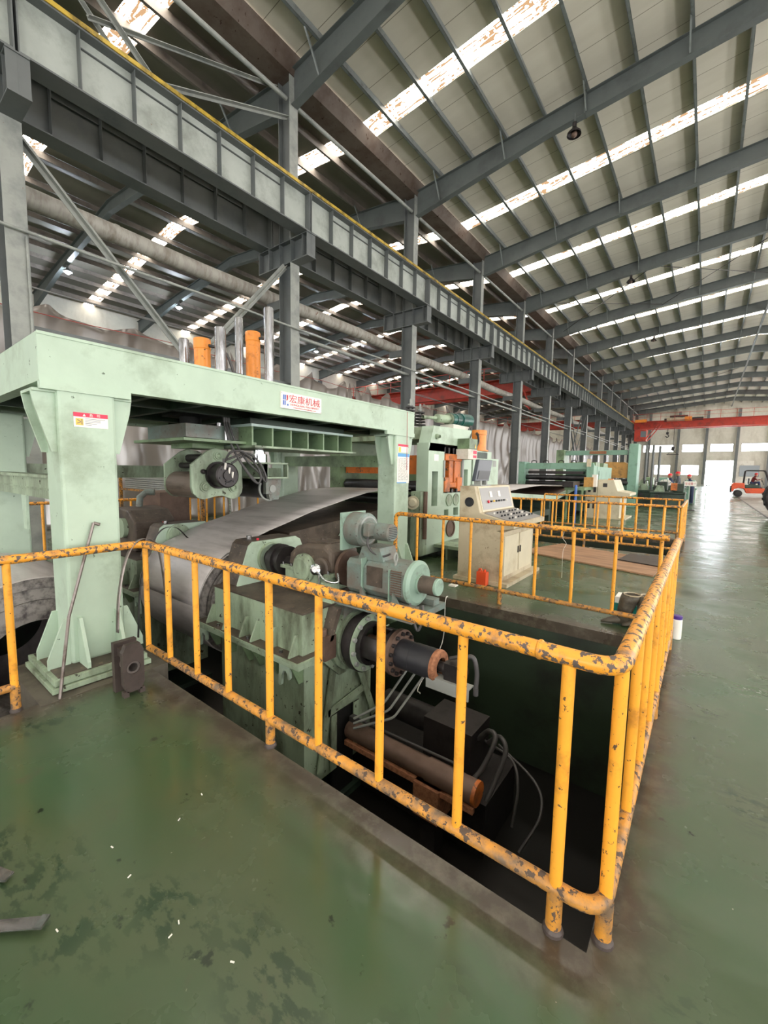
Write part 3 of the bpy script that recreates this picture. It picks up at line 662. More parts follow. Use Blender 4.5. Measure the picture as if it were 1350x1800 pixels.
# weld seams and joint sleeve of the chipped rail
MB().lathe((-.42, YF, RZ), (1,0,0), [(0,.03),(.006,.034),(.014,.034),(.02,.03)], 16).build('weld_seam', M_yel_top, rl)
r2 = railing('pit_railing', 'yellow railing across the platform between the pit and the beige console', [(-3.5, 4.85), (-.24, 4.85)], [(-1.91, 4.85)],
    [(x, 4.85) for x in (-3.13, -2.72, -2.32, -1.5, -1.10, -.69, -.30)], (-3.5, 4.85, 0), end_down=('start',), rb=.018)
r3 = railing('loop_pit_railing', 'yellow railing along the near side of the second pit', [(-3.74, 9.95), (-.34, 9.95), (-.34, 12.7)], [(-3.74, 9.95), (-2.05, 9.95), (-.34, 10.06), (-.34, 12.5)],
    [(x, 9.95) for x in (-3.49,-3.24,-3.0,-2.75,-2.52,-2.29,-1.81,-1.58,-1.33,-1.09,-.86,-.62)]+[(-.34, y) for y in (10.9,11.7)], (-3.74, 9.95, 0), end_down=(), rb=.02, r=.026)
r4 = railing('loop_pit_railing', 'farther yellow railing on the far side of the second pit', [(-3.8, 12.84), (-.42, 12.84)], [(-3.8, 12.84), (-2.08, 12.84), (-.5, 12.84)],
    [(x, 12.84) for x in (-3.45,-3.1,-2.76,-2.42,-1.74,-1.42,-1.1,-.78)], (-3.8, 12.84, 0), r=.026)
r5 = railing('rear_railing', 'yellow railing behind the pit, seen under the gantry rolls', [(-8.35, .8), (-8.35, 7.6)], [(-8.35, .9), (-8.35, 7.5)],
    [(-8.35, y) for y in (1.35,1.95,2.6,3.25,3.6,3.75,3.91,4.05,4.2,4.36,4.54,4.72,4.9,5.12,5.5,6,6.5,7)], (-8.35, .8, 0), r=.026)
# rack of grey bars held in a yellow frame
t = thing('sheet_rack', 'yellow rack holding a flat stack of grey sheets behind the gantry leg', 'rack', (-9.7, 4.6, 0))
mb = MB()
for x in (-11.2, -8.75):
    for y in (4.15, 4.85): mb.box(x-.03, x+.03, y-.03, y+.03, 0, 1.5)
for z in (1.47, 1.05): mb.box(-11.2, -8.75, 4.12, 4.18, z, z+.04).box(-11.2, -8.75, 4.82, 4.88, z, z+.04)
mb.box(-8.78, -8.72, 4.12, 4.88, 1.05, 1.09).box(-8.78, -8.72, 4.12, 4.88, 1.46, 1.5)
mb.build('rack_frame', M_yel_low, t)
mb = MB(); [mb.box(-11.1, -8.8+.02*(i % 2), 4.2, 4.8, 1.1+.045*i, 1.135+.045*i) for i in range(6)]
tag(mb.build('steel_sheets', M_flange), 'flat stack of pale grey sheets lying on the yellow rack', 'steel sheets')

# ================================================================== GREEN GANTRY
GX0, GX1, GY0, GY1 = -6.65, -3.7, .89, 5.57
g = thing('gantry_frame', 'pale green portal gantry standing over the coil on four box legs', 'machine frame', (-5.2, 3.2, 0))
for bb in ((GX1-.10, GX1, GY0, GY1), (GX0, GX0+.1, GY0, GY1), (GX0+.1, GX1-.1, GY0, GY0+.1), (GX0+.1, GX1-.1, GY1-.1, GY1)):
    MB().box(*bb, 2.185, 2.515).build('top_beam', M_mint, g)
MB().box(GX0+.05, GX1-.05, GY0+.05, GY1-.05, 2.44, 2.505).build('deck_plate', M_mint_d, g)
mb = MB()
for y in (1.7, 2.2, 3.15, 3.9, 4.8): mb.box(GX0+.1, GX1-.1, y-.03, y+.03, 2.2, 2.44)
for x in (-5.75, -4.55): mb.box(x-.03, x+.03, GY0+.1, GY1-.1, 2.2, 2.44)
mb.build('underside_rib', M_dkgreen, g)
for a_, b_ in ((GY0, 1.47), (4.86, GY1)): MB().box(GX1-.04, GX1+.012, a_, b_, 2.133, 2.19).build('welded_strip', M_mint, g)
MB().box(GX1, GX1+.006, GY0, GY1, 2.5, 2.52).build('edge_lip', M_mint, g)
def leg(x1, y0, z0=.1, d=.34, w_=.372):
    x0 = x1-d
    MB().box(x0, x1, y0, y0+w_, z0, 2.185).build('leg', M_mint, g, bevel=.022)
    # top brackets
    for s, yy in ((-1, y0), (1, y0+w_)):
        mb = MB()
        for xx in (x1-.06, x0+.05): mb.prism([(yy, 2.12), (yy+s*.135, 2.12), (yy+s*.12, 2.02), (yy+s*.035, 1.7), (yy, 1.7)], 'x', xx-.012, xx+.012)
        mb.box(x0+.02, x1-.03, min(yy, yy+s*.13), max(yy, yy+s*.13), 2.118, 2.138)
        kb = mb.build('knee_bracket', M_mint, g)
        MB().cyl((x1-.1, yy+s*.08, 2.075), (x1-.1, yy+s*.08, 2.115), .022, n=6).cyl((x1-.1, yy+s*.08, 2.09), (x1-.1, yy+s*.08, 2.12), .012, n=10).build('bolt', M_white, kb)
    # foot
    mb = MB().box(x0-.13, x1+.2, y0-.16, y0+w_+.08, .055, .1).box(x0-.13, x1+.22, y0-.18, y0+w_+.1, .012, .05)
    fp = mb.build('foot_plate', M_mint_d, g, bevel=.004)
    MB().box(x0-.1, x1+.17, y0-.13, y0+w_+.05, .1, .106).build('foot_grime', M_grime, fp)
    for s, yy in ((-1, y0), (1, y0+w_)):
        for xx in (x1-.03, x0+.04):
            MB().prism([(yy, .1), (yy+s*.14, .1), (yy+s*.14, .17), (yy+s*.03, .46), (yy, .46)], 'x', xx-.012, xx+.012).build('foot_gusset', M_mint, fp)
    for yy in (y0+.06, y0+w_-.06):
        MB().prism([(x1, .1), (x1+.17, .1), (x1+.17, .15), (x1+.04, .46), (x1, .46)], 'y', yy-.012, yy+.012).build('foot_gusset', M_mint, fp)
leg(GX1, .985); leg(GX1, 5.09, 0.05); leg(-6.3, .985); leg(-6.3, 5.09, .05)
MB().box(-6.3, -4.04, 1.02, 1.16, 1.33, 1.5).box(-6.3, -4.04, 1.0, 1.18, 1.5, 1.525).box(-6.3, -4.04, 1.01, 1.02, 1.40, 1.415).build('cross_beam', M_mint_d, g)
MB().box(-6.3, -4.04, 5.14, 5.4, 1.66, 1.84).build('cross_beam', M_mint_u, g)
MB().box(-6.6, -6.36, 1.36, 5.09, 1.45, 1.62).build('side_beam', M_mint_d, g)
MB().prism([(-5.15,1.33),(-4.98,1.33),(-5.02,1.0),(-5.12,1.0)], 'y', 1.05, 1.07).build('hanging_rib', M_mint, g)
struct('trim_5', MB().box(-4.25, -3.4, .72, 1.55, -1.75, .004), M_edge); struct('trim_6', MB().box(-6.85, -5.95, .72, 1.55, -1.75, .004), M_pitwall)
# maker's sign
sg = thing('maker_sign', 'white sign with red Chinese characters and blue and red logo on the gantry beam', 'sign', (GX1+.013, 3.25, 2.26))
sp = MB().box(GX1+.001, GX1+.018, 2.955, 3.55, 2.262, 2.435).build('sign_plate', M_white, sg)
sx = GX1+.019; RV, UV = (0,1,0), (0,0,1)
tx = text('company_name', '宏康机械', .1, (sx, 3.068, 2.332), (0,1.0,0), UV, M_txtred, sp, fit=(.455,.086))
text('latin_line', 'HONGKANG MACHINERY', .033, (sx, 3.085, 2.300), (0,1,0), UV, M_txtred, sp, fit=(.42,.021))
text('web_line', 'Http://www.hongkang.com', .026, (sx, 3.13, 2.271), (0,1,0), UV, M_txtred, sp, fit=(.33,.019))
mb = MB()
for y0 in (2.977, 3.0): mb.prism([(y0, 2.295), (y0+.016, 2.295), (y0+.019, 2.345), (y0+.003, 2.345)], 'x', sx-.001, sx+.001).prism([(y0+.004, 2.352), (y0+.02, 2.352), (y0+.023, 2.405), (y0+.007, 2.405)], 'x', sx-.001, sx+.001)
mb.cyl((sx-.001, 3.046, 2.302), (sx+.001, 3.046, 2.302), .011, n=16).build('logo_blue', M_txtblue, sp)
MB().prism([(3.03,2.405),(3.05,2.405),(3.05,2.365),(3.043,2.352),(3.027,2.345),(3.024,2.352),(3.033,2.36)], 'x', sx-.001, sx+.001).build('logo_red', M_txtred, sp)
MB().cyl((sx-.002, 2.965, 2.425), (sx+.002, 2.965, 2.425), .004, n=8).cyl((sx-.002, 3.542, 2.272), (sx+.002, 3.542, 2.272), .004, n=8).build('screw', M_darkst, sp)
# danger sticker on the near leg
st = thing('danger_sticker', 'danger sticker with red strip and yellow picture on the near gantry leg', 'sticker', (GX1+.002, 1.19, 1.89))
MB().box(GX1+.001, GX1+.004, 1.078, 1.30, 1.886, 1.962).build('sticker_base', M_white, st)
MB().box(GX1+.001, GX1+.0045, 1.078, 1.30, 1.962, 1.993).build('red_strip', M_lblred, st)
mb = MB().prism([(1.135,1.968),(1.155,1.968),(1.145,1.986)], 'x', GX1+.0045, GX1+.0055); mb.build('warning_triangle', M_white, st)
text('danger_word', '危', .024, (GX1+.0055, 1.178, 1.969), RV, UV, M_white, st); text('danger_word', '险', .024, (GX1+.0055, 1.226, 1.969), RV, UV, M_white, st)
MB().box(GX1+.001, GX1+.005, 1.09, 1.138, 1.9, 1.95).build('yellow_pictogram', M_lblyel, st)
mb = MB().bar((GX1+.006, 1.098, 1.912), (GX1+.006, 1.122, 1.925), .001, .005, (0,0,1)).bar((GX1+.006, 1.1, 1.94), (GX1+.006, 1.12, 1.928), .001, .005).box(GX1+.005, GX1+.006, 1.126, 1.131, 1.905, 1.945)
for i, L in enumerate((.13, .1, .1, .075, .04)): mb.box(GX1+.004, GX1+.0048, 1.15, 1.15+L, 1.948-.011*i, 1.951-.011*i)
mb.build('fine_print', M_txtgrey, st)
# poster + sticker on the far leg
st = thing('danger_sticker', 'small danger sticker above the blue and white notice on the far gantry leg', 'sticker', (GX1+.002, 5.27, 1.89))
MB().box(GX1+.001, GX1+.004, 5.15, 5.41, 1.885, 1.985).build('sticker_base', M_white, st); MB().box(GX1+.001, GX1+.005, 5.15, 5.41, 1.975, 2.008).build('red_strip', M_lblred, st)
MB().box(GX1+.001, GX1+.005, 5.16, 5.22, 1.89, 1.965).build('yellow_pictogram', M_lblyel, st)
st = thing('safety_notice', 'tall white notice with blue header pasted on the far gantry leg', 'notice', (GX1+.002, 5.26, 1.4))
MB().box(GX1+.001, GX1+.004, 5.13, 5.45, 1.42, 1.87).build('notice_sheet', M_white, st)
MB().box(GX1+.001, GX1+.005, 5.14, 5.45, 1.82, 1.87).box(GX1+.001, GX1+.005, 5.13, 5.38, 1.42, 1.436).build('blue_band', M_lblblue, st)
mb = MB(); rnd = random.Random(4)
for i in range(20):
    z = 1.79-.017*i; y = 5.16
    while y < 5.40:
        L = rnd.uniform(.02, .07); mb.box(GX1+.004, GX1+.0047, y, min(5.42, y+L), z, z+.005); y += L+rnd.uniform(.008, .03)
mb.build('printed_lines', M_txtgrey, st)
# hydraulic cylinders and guide posts on the gantry deck
def post(x, y, zt, lab, r=.062, zb=2.5):
    t = thing('guide_post', lab, 'guide post', (x, y, zb), 'steel guide posts')
    MB().lathe((x, y, zb), (0,0,1), [(0,.0),(0,r),(zt-zb-.012,r),(zt-zb,r-.01),(zt-zb,0)], 28).build('post_shaft', M_chrome, t)
    MB().lathe((x, y, zb), (0,0,1), [(0,r+.07),(.035,r+.07),(.035,r+.02),(.06,r+.005),(.06,r)], 28).build('base_flange', M_steel, t); return t
post(-5.4, 2.80, 3.23, 'short steel guide post, leftmost on the gantry'); post(-4.62, 2.83, 3.235, 'steel guide post just right of the shorter orange cylinder')
post(-5.4, 3.6, 3.72, 'steel guide post just left of the taller orange cylinder', .058); post(-4.62, 3.52, 3.66, 'tallest-looking steel guide post, rightmost on the gantry')
MB()
for x, y, zt, lab in ((-5.02, 2.83, 3.17, 'shorter orange hydraulic cylinder standing on the gantry'), (-5.02, 3.56, 3.44, 'taller orange hydraulic cylinder standing on the gantry')):
    t = thing('hydraulic_cylinder', lab, 'hydraulic cylinder', (x, y, 2.5), 'orange cylinders on the gantry')
    MB().lathe((x, y, 2.5), (0,0,1), [(0,.095),(zt-2.63,.095),(zt-2.62,.1),(zt-2.51,.1),(zt-2.5,.092),(zt-2.5,0)], 32).build('barrel', M_orange, t)
    MB().lathe((x, y, 2.5), (0,0,1), [(0,.15),(.03,.15),(.03,.09)], 28).build('mounting_flange', M_steel, t)
    MB().cyl((x+.07, y+.03, zt-.08), (x+.16, y+.08, zt-.1), .02, n=10).build('hose_fitting', M_blackpl, t)
o = MB().tube(cat_rom([(-4.86,2.92,3.07),(-4.8,3.02,3.0),(-4.78,3.1,2.8),(-4.8,3.2,2.55),(-4.8,3.5,2.53)]), .018, 10).build('hydraulic_hose', M_hose); tag(o, 'black hose leading from the shorter orange cylinder to the deck', 'hose')
o = MB().prism([(2.25,2.515),(2.33,2.56),(2.6,2.58),(2.95,2.53),(2.95,2.515)], 'x', -4.3, -3.9).build('black_cover', M_blackpl); tag(o, 'low black cover plate lying on the gantry deck', 'cover')
# ---- roll head 1 (hold-down roll)
def head(xn, xf, yc, lab):
    t = thing('press_roller_unit', lab, 'roller unit', (xn, yc, 1.3))
    def plate(x, nm):
        P = [(2.62,1.80),(2.70,1.835),(2.86,1.81),(3.06,1.66),(3.07,1.36)]
        P += [(2.935+.135*math.cos(a), 1.365+.135*math.sin(a)) for a in [R(v) for v in (0,-25,-50,-75,-100)]]
        P += [(2.80,1.275),(2.70,1.268)] + [(2.56+.145*math.cos(a), 1.385+.145*math.sin(a)) for a in [R(v) for v in (-70,-95,-120,-150,-180)]] + [(2.42,1.64)]
        MB().prism([(a+yc-2.75, b) for a, b in P], 'x', x-.018, x+.018).build(nm, M_mint_d, t, bevel=.004)
    plate(xn, 'side_plate'); plate(xf, 'side_plate')
    y0 = yc-2.75
    for y in (2.575, 2.935):
        MB().cyl((xf-.0, y+y0, 1.40), (xn-.02, y+y0, 1.40), .155, n=36).build('roll', M_roll, t)
    MB().cyl((xf, 2.62+y0, 1.63), (xn, 2.62+y0, 1.63), .035, n=16).cyl((xf, 2.72+y0, 1.72), (xn, 2.72+y0, 1.72), .05, n=16).build('tie_shaft', M_darkst, t)
    for y, z, r in ((2.575,1.385,.062), (2.935,1.37,.06), (2.74,1.745,.055), (2.555,1.56,.03)):
        MB().lathe((xn+.018, y+y0, z), (1,0,0), [(0,r),(.012,r),(.012,r*.8),(.03,r*.72),(.034,r*.5),(.02,r*.3),(.02,0)], 24).build('bearing_cap', M_mint_d if r > .04 else M_darkst, t)
    MB().lathe((xn+.018, 2.74+y0, 1.52), (1,0,0), [(0,.16),(.03,.16),(.03,.135),(.13,.135),(.13,.145),(.2,.145),(.21,.13),(.21,.06),(.225,.06),(.225,.0)], 32).build('hydraulic_motor', M_darkst, t)
    mb = MB()
    for i in range(6):
        a = i*PI/3+.3; mb.cyl((xn+.22, 2.74+y0+.1*math.cos(a), 1.52+.1*math.sin(a)), (xn+.235, 2.74+y0+.1*math.cos(a), 1.52+.1*math.sin(a)), .012, n=6)
    mb.tube([(xn+.232, 2.74+y0+.075*math.cos(a), 1.52+.075*math.sin(a)) for a in [R(v) for v in range(-120, -40, 10)]], .007, 8)
    mb.build('motor_bolt', M_blackpl, t)
    for y, z in ((2.70,1.62),(2.75,1.57),(2.79,1.52)): MB().cyl((xn+.23, y+y0, z-.03), (xn+.25, y+y0, z+.04), .013, n=10).build('hose_fitting', M_white, t)
    return t
h1 = head(-4.6, -5.22, 2.75, 'pale green roll head with two brown rolls hanging from the gantry')
MB().box(-5.35, -4.45, 2.3, 2.98, 1.93, 2.08).build('adapter_block', M_teal, h1, bevel=.004)
MB().box(-5.5, -4.3, 2.2, 3.08, 1.885, 1.915).box(-5.2, -4.7, 2.5, 2.9, 1.83, 1.885).build('slide_plate', M_mint_u, h1)
MB().cyl((-4.5, 2.72, 1.9), (-4.5, 2.72, 2.12), .035, n=14).cyl((-4.45, 2.78, 1.915), (-4.45, 2.78, 2.1), .03, n=14).build('guide_rod', M_chrome, h1)
MB().cyl((-4.95, 2.62, 2.08), (-4.95, 2.62, 2.44), .12, n=20).box(-5.2, -4.6, 2.4, 2.85, 2.2, 2.24).build('piston_mount', M_blk, h1)
hp = [[(-4.42,2.735,2.13),(-4.38,2.76,1.95),(-4.33,2.85,1.72),(-4.28,2.98,1.5),(-4.25,3.06,1.43),(-4.25,3.10,1.5),(-4.28,3.08,1.62),(-4.33,2.95,1.75),(-4.36,2.78,1.66)],
      [(-4.42,2.79,2.13),(-4.36,2.84,1.9),(-4.33,2.96,1.7),(-4.28,3.10,1.55),(-4.25,3.16,1.45),(-4.24,3.17,1.5),(-4.26,3.1,1.66),(-4.3,2.95,1.78),(-4.36,2.72,1.7)],
      [(-4.42,2.76,2.13),(-4.37,2.80,1.85),(-4.32,2.92,1.62),(-4.28,3.04,1.46),(-4.26,3.08,1.42)],
      [(-4.38,2.70,1.66),(-4.3,2.73,1.78),(-4.28,2.85,1.8),(-4.3,3.0,1.72),(-4.28,3.14,1.56),(-4.26,3.17,1.45)]]
for i, p in enumerate(hp):
    o = MB().tube(cat_rom(p), .0125, 10).cyl(p[0], (p[0][0], p[0][1], p[0][2]+.05), .018, n=10).build('hydraulic_hose', M_hose)
    tag(o, ['grey hose looping lowest beside the roll head motor', 'grey hose looping widest beside the roll head', 'short grey hose hanging between two longer ones', 'thin grey hose arching over the roll head motor'][i], 'hose', 'hoses at the roll head')
# ---- window box (ribbed support beam) and second head
t = thing('ribbed_beam', 'green box beam with six open cells hanging under the gantry', 'beam', (-4.5, 3.8, 1.85))
mb = MB().box(-4.9, -4.62, 2.95, 4.66, 1.87, 2.12).box(-4.9, -4.18, 2.93, 4.67, 2.09, 2.12)
mb.build('web_plate', M_cell_lit, t); MB().box(-4.95, -4.12, 2.93, 4.67, 1.845, 1.87).build('lower_flange', M_mint_d, t)
for i in range(7): y = 2.95+i*(1.70/6); MB().box(-4.62, -4.19, y-.011, y+.011, 1.87, 2.09).build('rib_plate', M_mint_u, t)
mb = MB().box(-4.95, -4.3, 3.0, 4.6, 2.12, 2.2); mb.build('packing', M_dkgreen, t)
t = thing('hold_down_unit', 'grimy green hold-down unit with dark roll beside the roll head', 'roll head', (-4.7, 3.4, 1.28))
MB().lathe((-4.6, 3.33, 1.67), (0,0,1), [(0,.1),(.12,.1),(.12,.075),(.18,.075)], 28).build('chrome_piston', M_shiny, t)
mb = MB().box(-5.3, -4.45, 3.33, 3.36, 1.5, 1.68).box(-5.3, -4.42, 3.1, 3.66, 1.665, 1.685).box(-5.3, -4.42, 3.1, 3.66, 1.48, 1.5).box(-5.3, -5.2, 3.1, 3.66, 1.48, 1.68).box(-4.5, -4.45, 3.33, 3.35, 1.5, 1.67).box(-4.5, -4.42, 3.64, 3.66, 1.5, 1.67)
mb.build('cradle', M_mint_d, t)
MB().prism([(3.36,1.48),(3.60,1.48),(3.60,1.40),(3.56,1.20),(3.42,1.2),(3.40,1.28),(3.36,1.28)], 'x', -4.56, -4.5).build('bearing_arm', M_teal, t); MB().prism([(3.36,1.48),(3.60,1.48),(3.56,1.2),(3.42,1.2)], 'x', -5.3, -5.24).build('bearing_arm', M_teal, t)
MB().cyl((-5.6, 3.43, 1.35), (-4.58, 3.43, 1.35), .135, n=32).build('roll', M_dkroll, t)
MB().lathe((-4.5, 3.46, 1.345), (1,0,0), [(0,.05),(.01,.05),(.01,0)], 20).build('bearing_cap', M_flange, t)
MB().tube([(-4.53, 3.43+.15*math.cos(a), 1.345+.15*math.sin(a)) for a in [R(v) for v in range(150, 300, 15)]], .014, 8).build('guard_bow', M_flange, t)

# ================================================================== COIL AND STRIP
CY, CZ, CR = 2.98, .0, .66
t = thing('steel_coil', 'large grey steel coil on the uncoiler between the two green cone heads', 'coil', (-5.1, CY, CZ-CR))
cx0, cx1 = -5.82, -4.36
mb = MB(); nseg = 72
def ringpts(r, x): return [(x, CY+r*math.cos(2*PI*i/nseg), CZ+r*math.sin(2*PI*i/nseg)) for i in range(nseg)]
mb.lathe((cx0, CY, CZ), (1,0,0), [(0,.26),(0,CR-.012),(.008,CR),(cx1-cx0-.008,CR),(cx1-cx0,CR-.012)], 72); mb.build('coil_wraps', M_coil, t)
prof = [(0, CR-.012)]; r = CR-.012; rnd = random.Random(3)
while r > .30: r -= .03; prof.append((rnd.uniform(-.012, .012), r)); prof.append((prof[-1][0]+rnd.uniform(-.004,.004), r-.004))
prof.append((0, .26)); prof.append((-.35, .26)); MB().lathe((cx1, CY, CZ), (1,0,0), prof, 72).build('coil_side', M_coil_end, t)
# strip leaving the coil up to the leveller
a0 = R(128)
P = [(CY+CR*math.cos(a), CZ+CR*math.sin(a)) for a in [R(v) for v in range(176, 112, -6)]]
P += [(2.86,.655),(3.05,.73),(3.3,.81),(3.6,.885),(4.0,.995),(4.4,1.075),(4.8,1.155),(5.2,1.225),(5.6,1.26),(6.0,1.265),(6.6,1.25),(7.2,1.24)]
mb = MB(); V = []; xs = [-5.82, -5.5, -5.1, -4.7, -4.36]
for k, (y, z) in enumerate(P):
    for x in xs: V.append((x, y, z+.012+.012*math.sin((x+5.1)*2)*min(1, k/12)))
F = [(i*5+j, i*5+j+1, (i+1)*5+j+1, (i+1)*5+j) for i in range(len(P)-1) for j in range(4)]
o = mb.add(V, F, True).build('steel_strip', M_coil); s = o.modifiers.new('gauge', 'SOLIDIFY'); s.thickness = .012; s.offset = -1
tag(o, 'wide grey steel strip running up from the coil towards the leveller', 'steel strip')
# second coil waiting on the coil cradle, nearer and to the left
t = thing('steel_coil', 'grey steel coil waiting at the left edge behind the near railing', 'coil', (-5.2, .95, -.84))
MB().lathe((-5.95, .95, -.09), (1,0,0), [(0,.38),(0,.74),(.008,.75),(1.53,.75),(1.54,.742)], 72).build('coil_wraps', M_coil, t)
MB().lathe((-4.41, .95, -.09), (1,0,0), [(0,.742),(.006,.66),(-.006,.655),(.004,.56),(-.004,.55),(.004,.46),(0,.38),(-.5,.38)], 72).build('coil_side', M_coil_end, t)
o = MB().prism([(.25,-1.75),(1.7,-1.75),(1.7,-.75),(1.45,-.75),(1.3,-.87),(.6,-.87),(.45,-.75),(.25,-.75)], 'x', -5.9, -4.7).build('coil_cradle', M_dkgreen); tag(o, 'dark green cradle car under the waiting coil', 'coil car')

# ================================================================== UNCOILER HEADS
def uncoiler(lab, mirror):
    S = -1 if mirror else 1; X = lambda x: (2*(-5.1)-x if mirror else x)
    t = thing('uncoiler_stand', lab, 'uncoiler', (X(-3.4), 2.93, -1.75))
    def bx(m_, x0, x1, *r): return m_.box(min(X(x0), X(x1)), max(X(x0), X(x1)), *r)
    def pr(m_, poly, ax, a, b): return m_.prism(poly, ax, min(X(a), X(b)), max(X(a), X(b))) if ax == 'x' else m_.prism([(X(u), v) for u, v in poly], ax, a, b)
    y0, y1 = 2.4, 3.46
    bx(MB(), -4.13, -2.72, y0, y1, -.05, .33).build('upper_housing', M_mint_d, t, bevel=.004)
    bx(MB(), -4.14, -2.71, y0-.008, y1+.008, .33, .343).build('top_plate', M_grime, t)
    bx(MB(), -4.10, -2.76, y0+.05, y1-.05, -1.4, -.126).build('lower_housing', M_mint_d, t, bevel=.004)
    m_ = bx(MB(), -4.32, -2.63, y0-.13, y1+.1, -.075, -.05); bx(m_, -4.30, -2.65, y0-.11, y1+.08, -.125, -.085); fl = m_.build('flange_plate', M_mint_d, t)
    bx(MB(), -4.30, -2.65, y0-.12, y1+.09, -.05, -.046).build('flange_grime', M_grime, fl)
    for x in (-4.12, -3.82, -3.52, -3.34, -3.08, -2.78):
        pr(MB(), [(y0, -.05), (y0-.11, -.05), (y0-.10, -.02), (y0-.03, .14), (y0, .14)], 'x', x-.01, x+.01).build('gusset', M_mint_d, t)
        pr(MB(), [(y0+.05, -.125), (y0-.1, -.125), (y0-.07, -.17), (y0, -.32), (y0+.05, -.32)], 'x', x-.01, x+.01).build('gusset', M_mint_u, t)
    for x in (-3.95, -3.43, -2.93): MB().cyl((X(x), y0-.07, -.046), (X(x), y0-.07, -.02), .018, n=6).build('bolt', M_chrome, fl)
    for x in (-4.24, -2.86):
        P = [(-.1,0),(.05,0),(.05,-.13),(.035,-.15),(.02,-.14),(.015,-.1),(-.01,-.075),(-.04,-.08),(-.06,-.12),(-.07,-.22),(-.09,-.235),(-.11,-.22),(-.1,-.08)]
        MB().prism([(X(x)+S*u, -.125+v) for u, v in P], 'y', y0-.07, y0-.045).build('lifting_hook', M_mint, t)
    # side face ribs: A-frame, and black panel for the shade in the cut-out
    xf = -2.76
    for p, q in (((2.80,-.25),(2.62,-1.28)), ((3.15,-.38),(3.43,-1.05)), ((2.72,-.74),(3.24,-.68)), ((2.80,-.78),(2.80,-1.35)), ((3.13,-.78),(3.13,-1.02))):
        MB().bar((X(xf+.035), p[0], p[1]), (X(xf+.035), q[0], q[1]), .075, .016, (1,0,0)).build('stand_rib', M_mint_d, t)
        MB().bar((X(xf+.035), p[0]+.006, p[1]), (X(xf+.035), q[0]+.006, q[1]), .072, .012, (1,0,0)).build('rib_grime', M_grime, t)
    bx(MB(), xf-.02, xf+.006, 2.82, 3.12, -1.75, -.8).build('opening_shade', M_blk, t)
    bx(MB(), -4.10, -2.76, y0+.05, y0+.09, -1.75, -1.4).build('base_skirt', M_mint_d, t); bx(MB(), -4.12, -2.7, y0+.1, y1, -1.75, -1.68).build('base_plate', M_dkgreen, t)
    pr(MB(), [(2.53,.343),(2.68,.76),(2.73,.80),(3.33,.80),(3.40,.76),(3.58,.343)], 'x', -4.22, -3.92).build('chain_case', M_grime, t, bevel=.006)
    xc = (-4.245, -4.22) if mirror else (-3.92, -3.895)
    pr(MB(), [(2.53,.343),(2.68,.76),(2.73,.80),(3.33,.80),(3.40,.76),(3.58,.343)], 'x', *xc).build('case_cover', M_mint, t)
    MB().cyl((X(-4.1), 2.82, .80), (X(-4.1), 2.82, .84), .03, n=12).build('breather', M_chrome, t); MB().cyl((X(-3.98), 2.85, .80), (X(-3.98), 2.85, .82), .015, n=10).build('red_plug', M_redbtn, t)
    return t, X, S, bx, pr
u1, X, S, bx, pr = uncoiler('green uncoiler drive stand in the pit right of the coil', False)
cyd, czd = 3.06, .60
# octagonal bearing boss and spindle
oc = [(3.0+.40*math.cos(R(a)), -.03+.38*math.sin(R(a))) for a in (22,67,112,157,202,247,292,337)]
MB().prism(oc, 'x', -2.72, -2.69).build('octagon_boss', M_mint_d, u1); 
MB().box(-2.72, -2.6, 2.56, 2.7, -.12, .1).cyl((-2.66, 2.6, .1), (-2.66, 2.6, .16), .03, n=6).build('clamp_block', M_brownst, u1)
MB().prism([(2.72,.33),(2.62,.05),(2.66,.05),(2.78,.33)], 'x', -2.72, -2.6).build('boss_rib', M_grime, u1)
t = thing('spindle_drive', 'black bolted spindle with rusty end ring sticking out of the uncoiler stand', 'spindle', (-2.2, 3.0, -.35))
ax = (-2.69, 3.0, -.035)
MB().lathe(ax, (1,0,0), [(0,.31),(.05,.31),(.05,.27),(.09,.27),(.09,0)], 44).build('ring_flange', M_mint_d, t)
MB().lathe((-2.6,3.0,-.035), (1,0,0), [(0,.24),(.07,.24),(.07,.285),(.14,.285),(.14,.275),(.145,.275)], 44).build('dark_flange', M_darkst, t); df = [c for c in t.children if c.name.startswith('dark_flange')][0]
MB().lathe((-2.455,3.0,-.035), (1,0,0), [(0,.275),(.004,.275),(.004,.2)], 44).build('flange_face', M_mint_d, t)
mb = MB()
for i in range(12):
    a = 2*PI*i/12+.13; MB().cyl((-2.455, 3+.242*math.cos(a), -.035+.242*math.sin(a)), (-2.425, 3+.242*math.cos(a), -.035+.242*math.sin(a)), .022, n=10).build('bolt', M_flange, df)
mb = MB()                      # lantern housing with open windows
for a0 in (50, 170, 290):
    rr = [(0,.19),(.33,.19),(.33,.165),(0,.165)]
    n2 = 12; V = []
    for i in range(n2+1):
        a = R(a0-32+64*i/n2)
        for (d, r) in rr: V.append((-2.45+d, 3+r*math.cos(a), -.035+r*math.sin(a)))
    mb.add(V, [(i*4+j, i*4+(j+1) % 4, (i+1)*4+(j+1) % 4, (i+1)*4+j) for i in range(n2) for j in range(4)]+[(0,1,2,3),(n2*4+3,n2*4+2,n2*4+1,n2*4)], True)
mb.lathe((-2.45,3,-.035), (1,0,0), [(0,.165),(0,.205),(.05,.205),(.05,.165)], 40).lathe((-2.17,3,-.035), (1,0,0), [(0,.165),(0,.195),(.06,.195),(.06,.165)], 40)
mb.build('lantern_housing', M_darkst, t)
MB().lathe((-2.45,3,-.035), (1,0,0), [(0,.08),(.12,.08),(.12,.06),(.3,.06)], 24).build('inner_shaft', M_brownst, t)
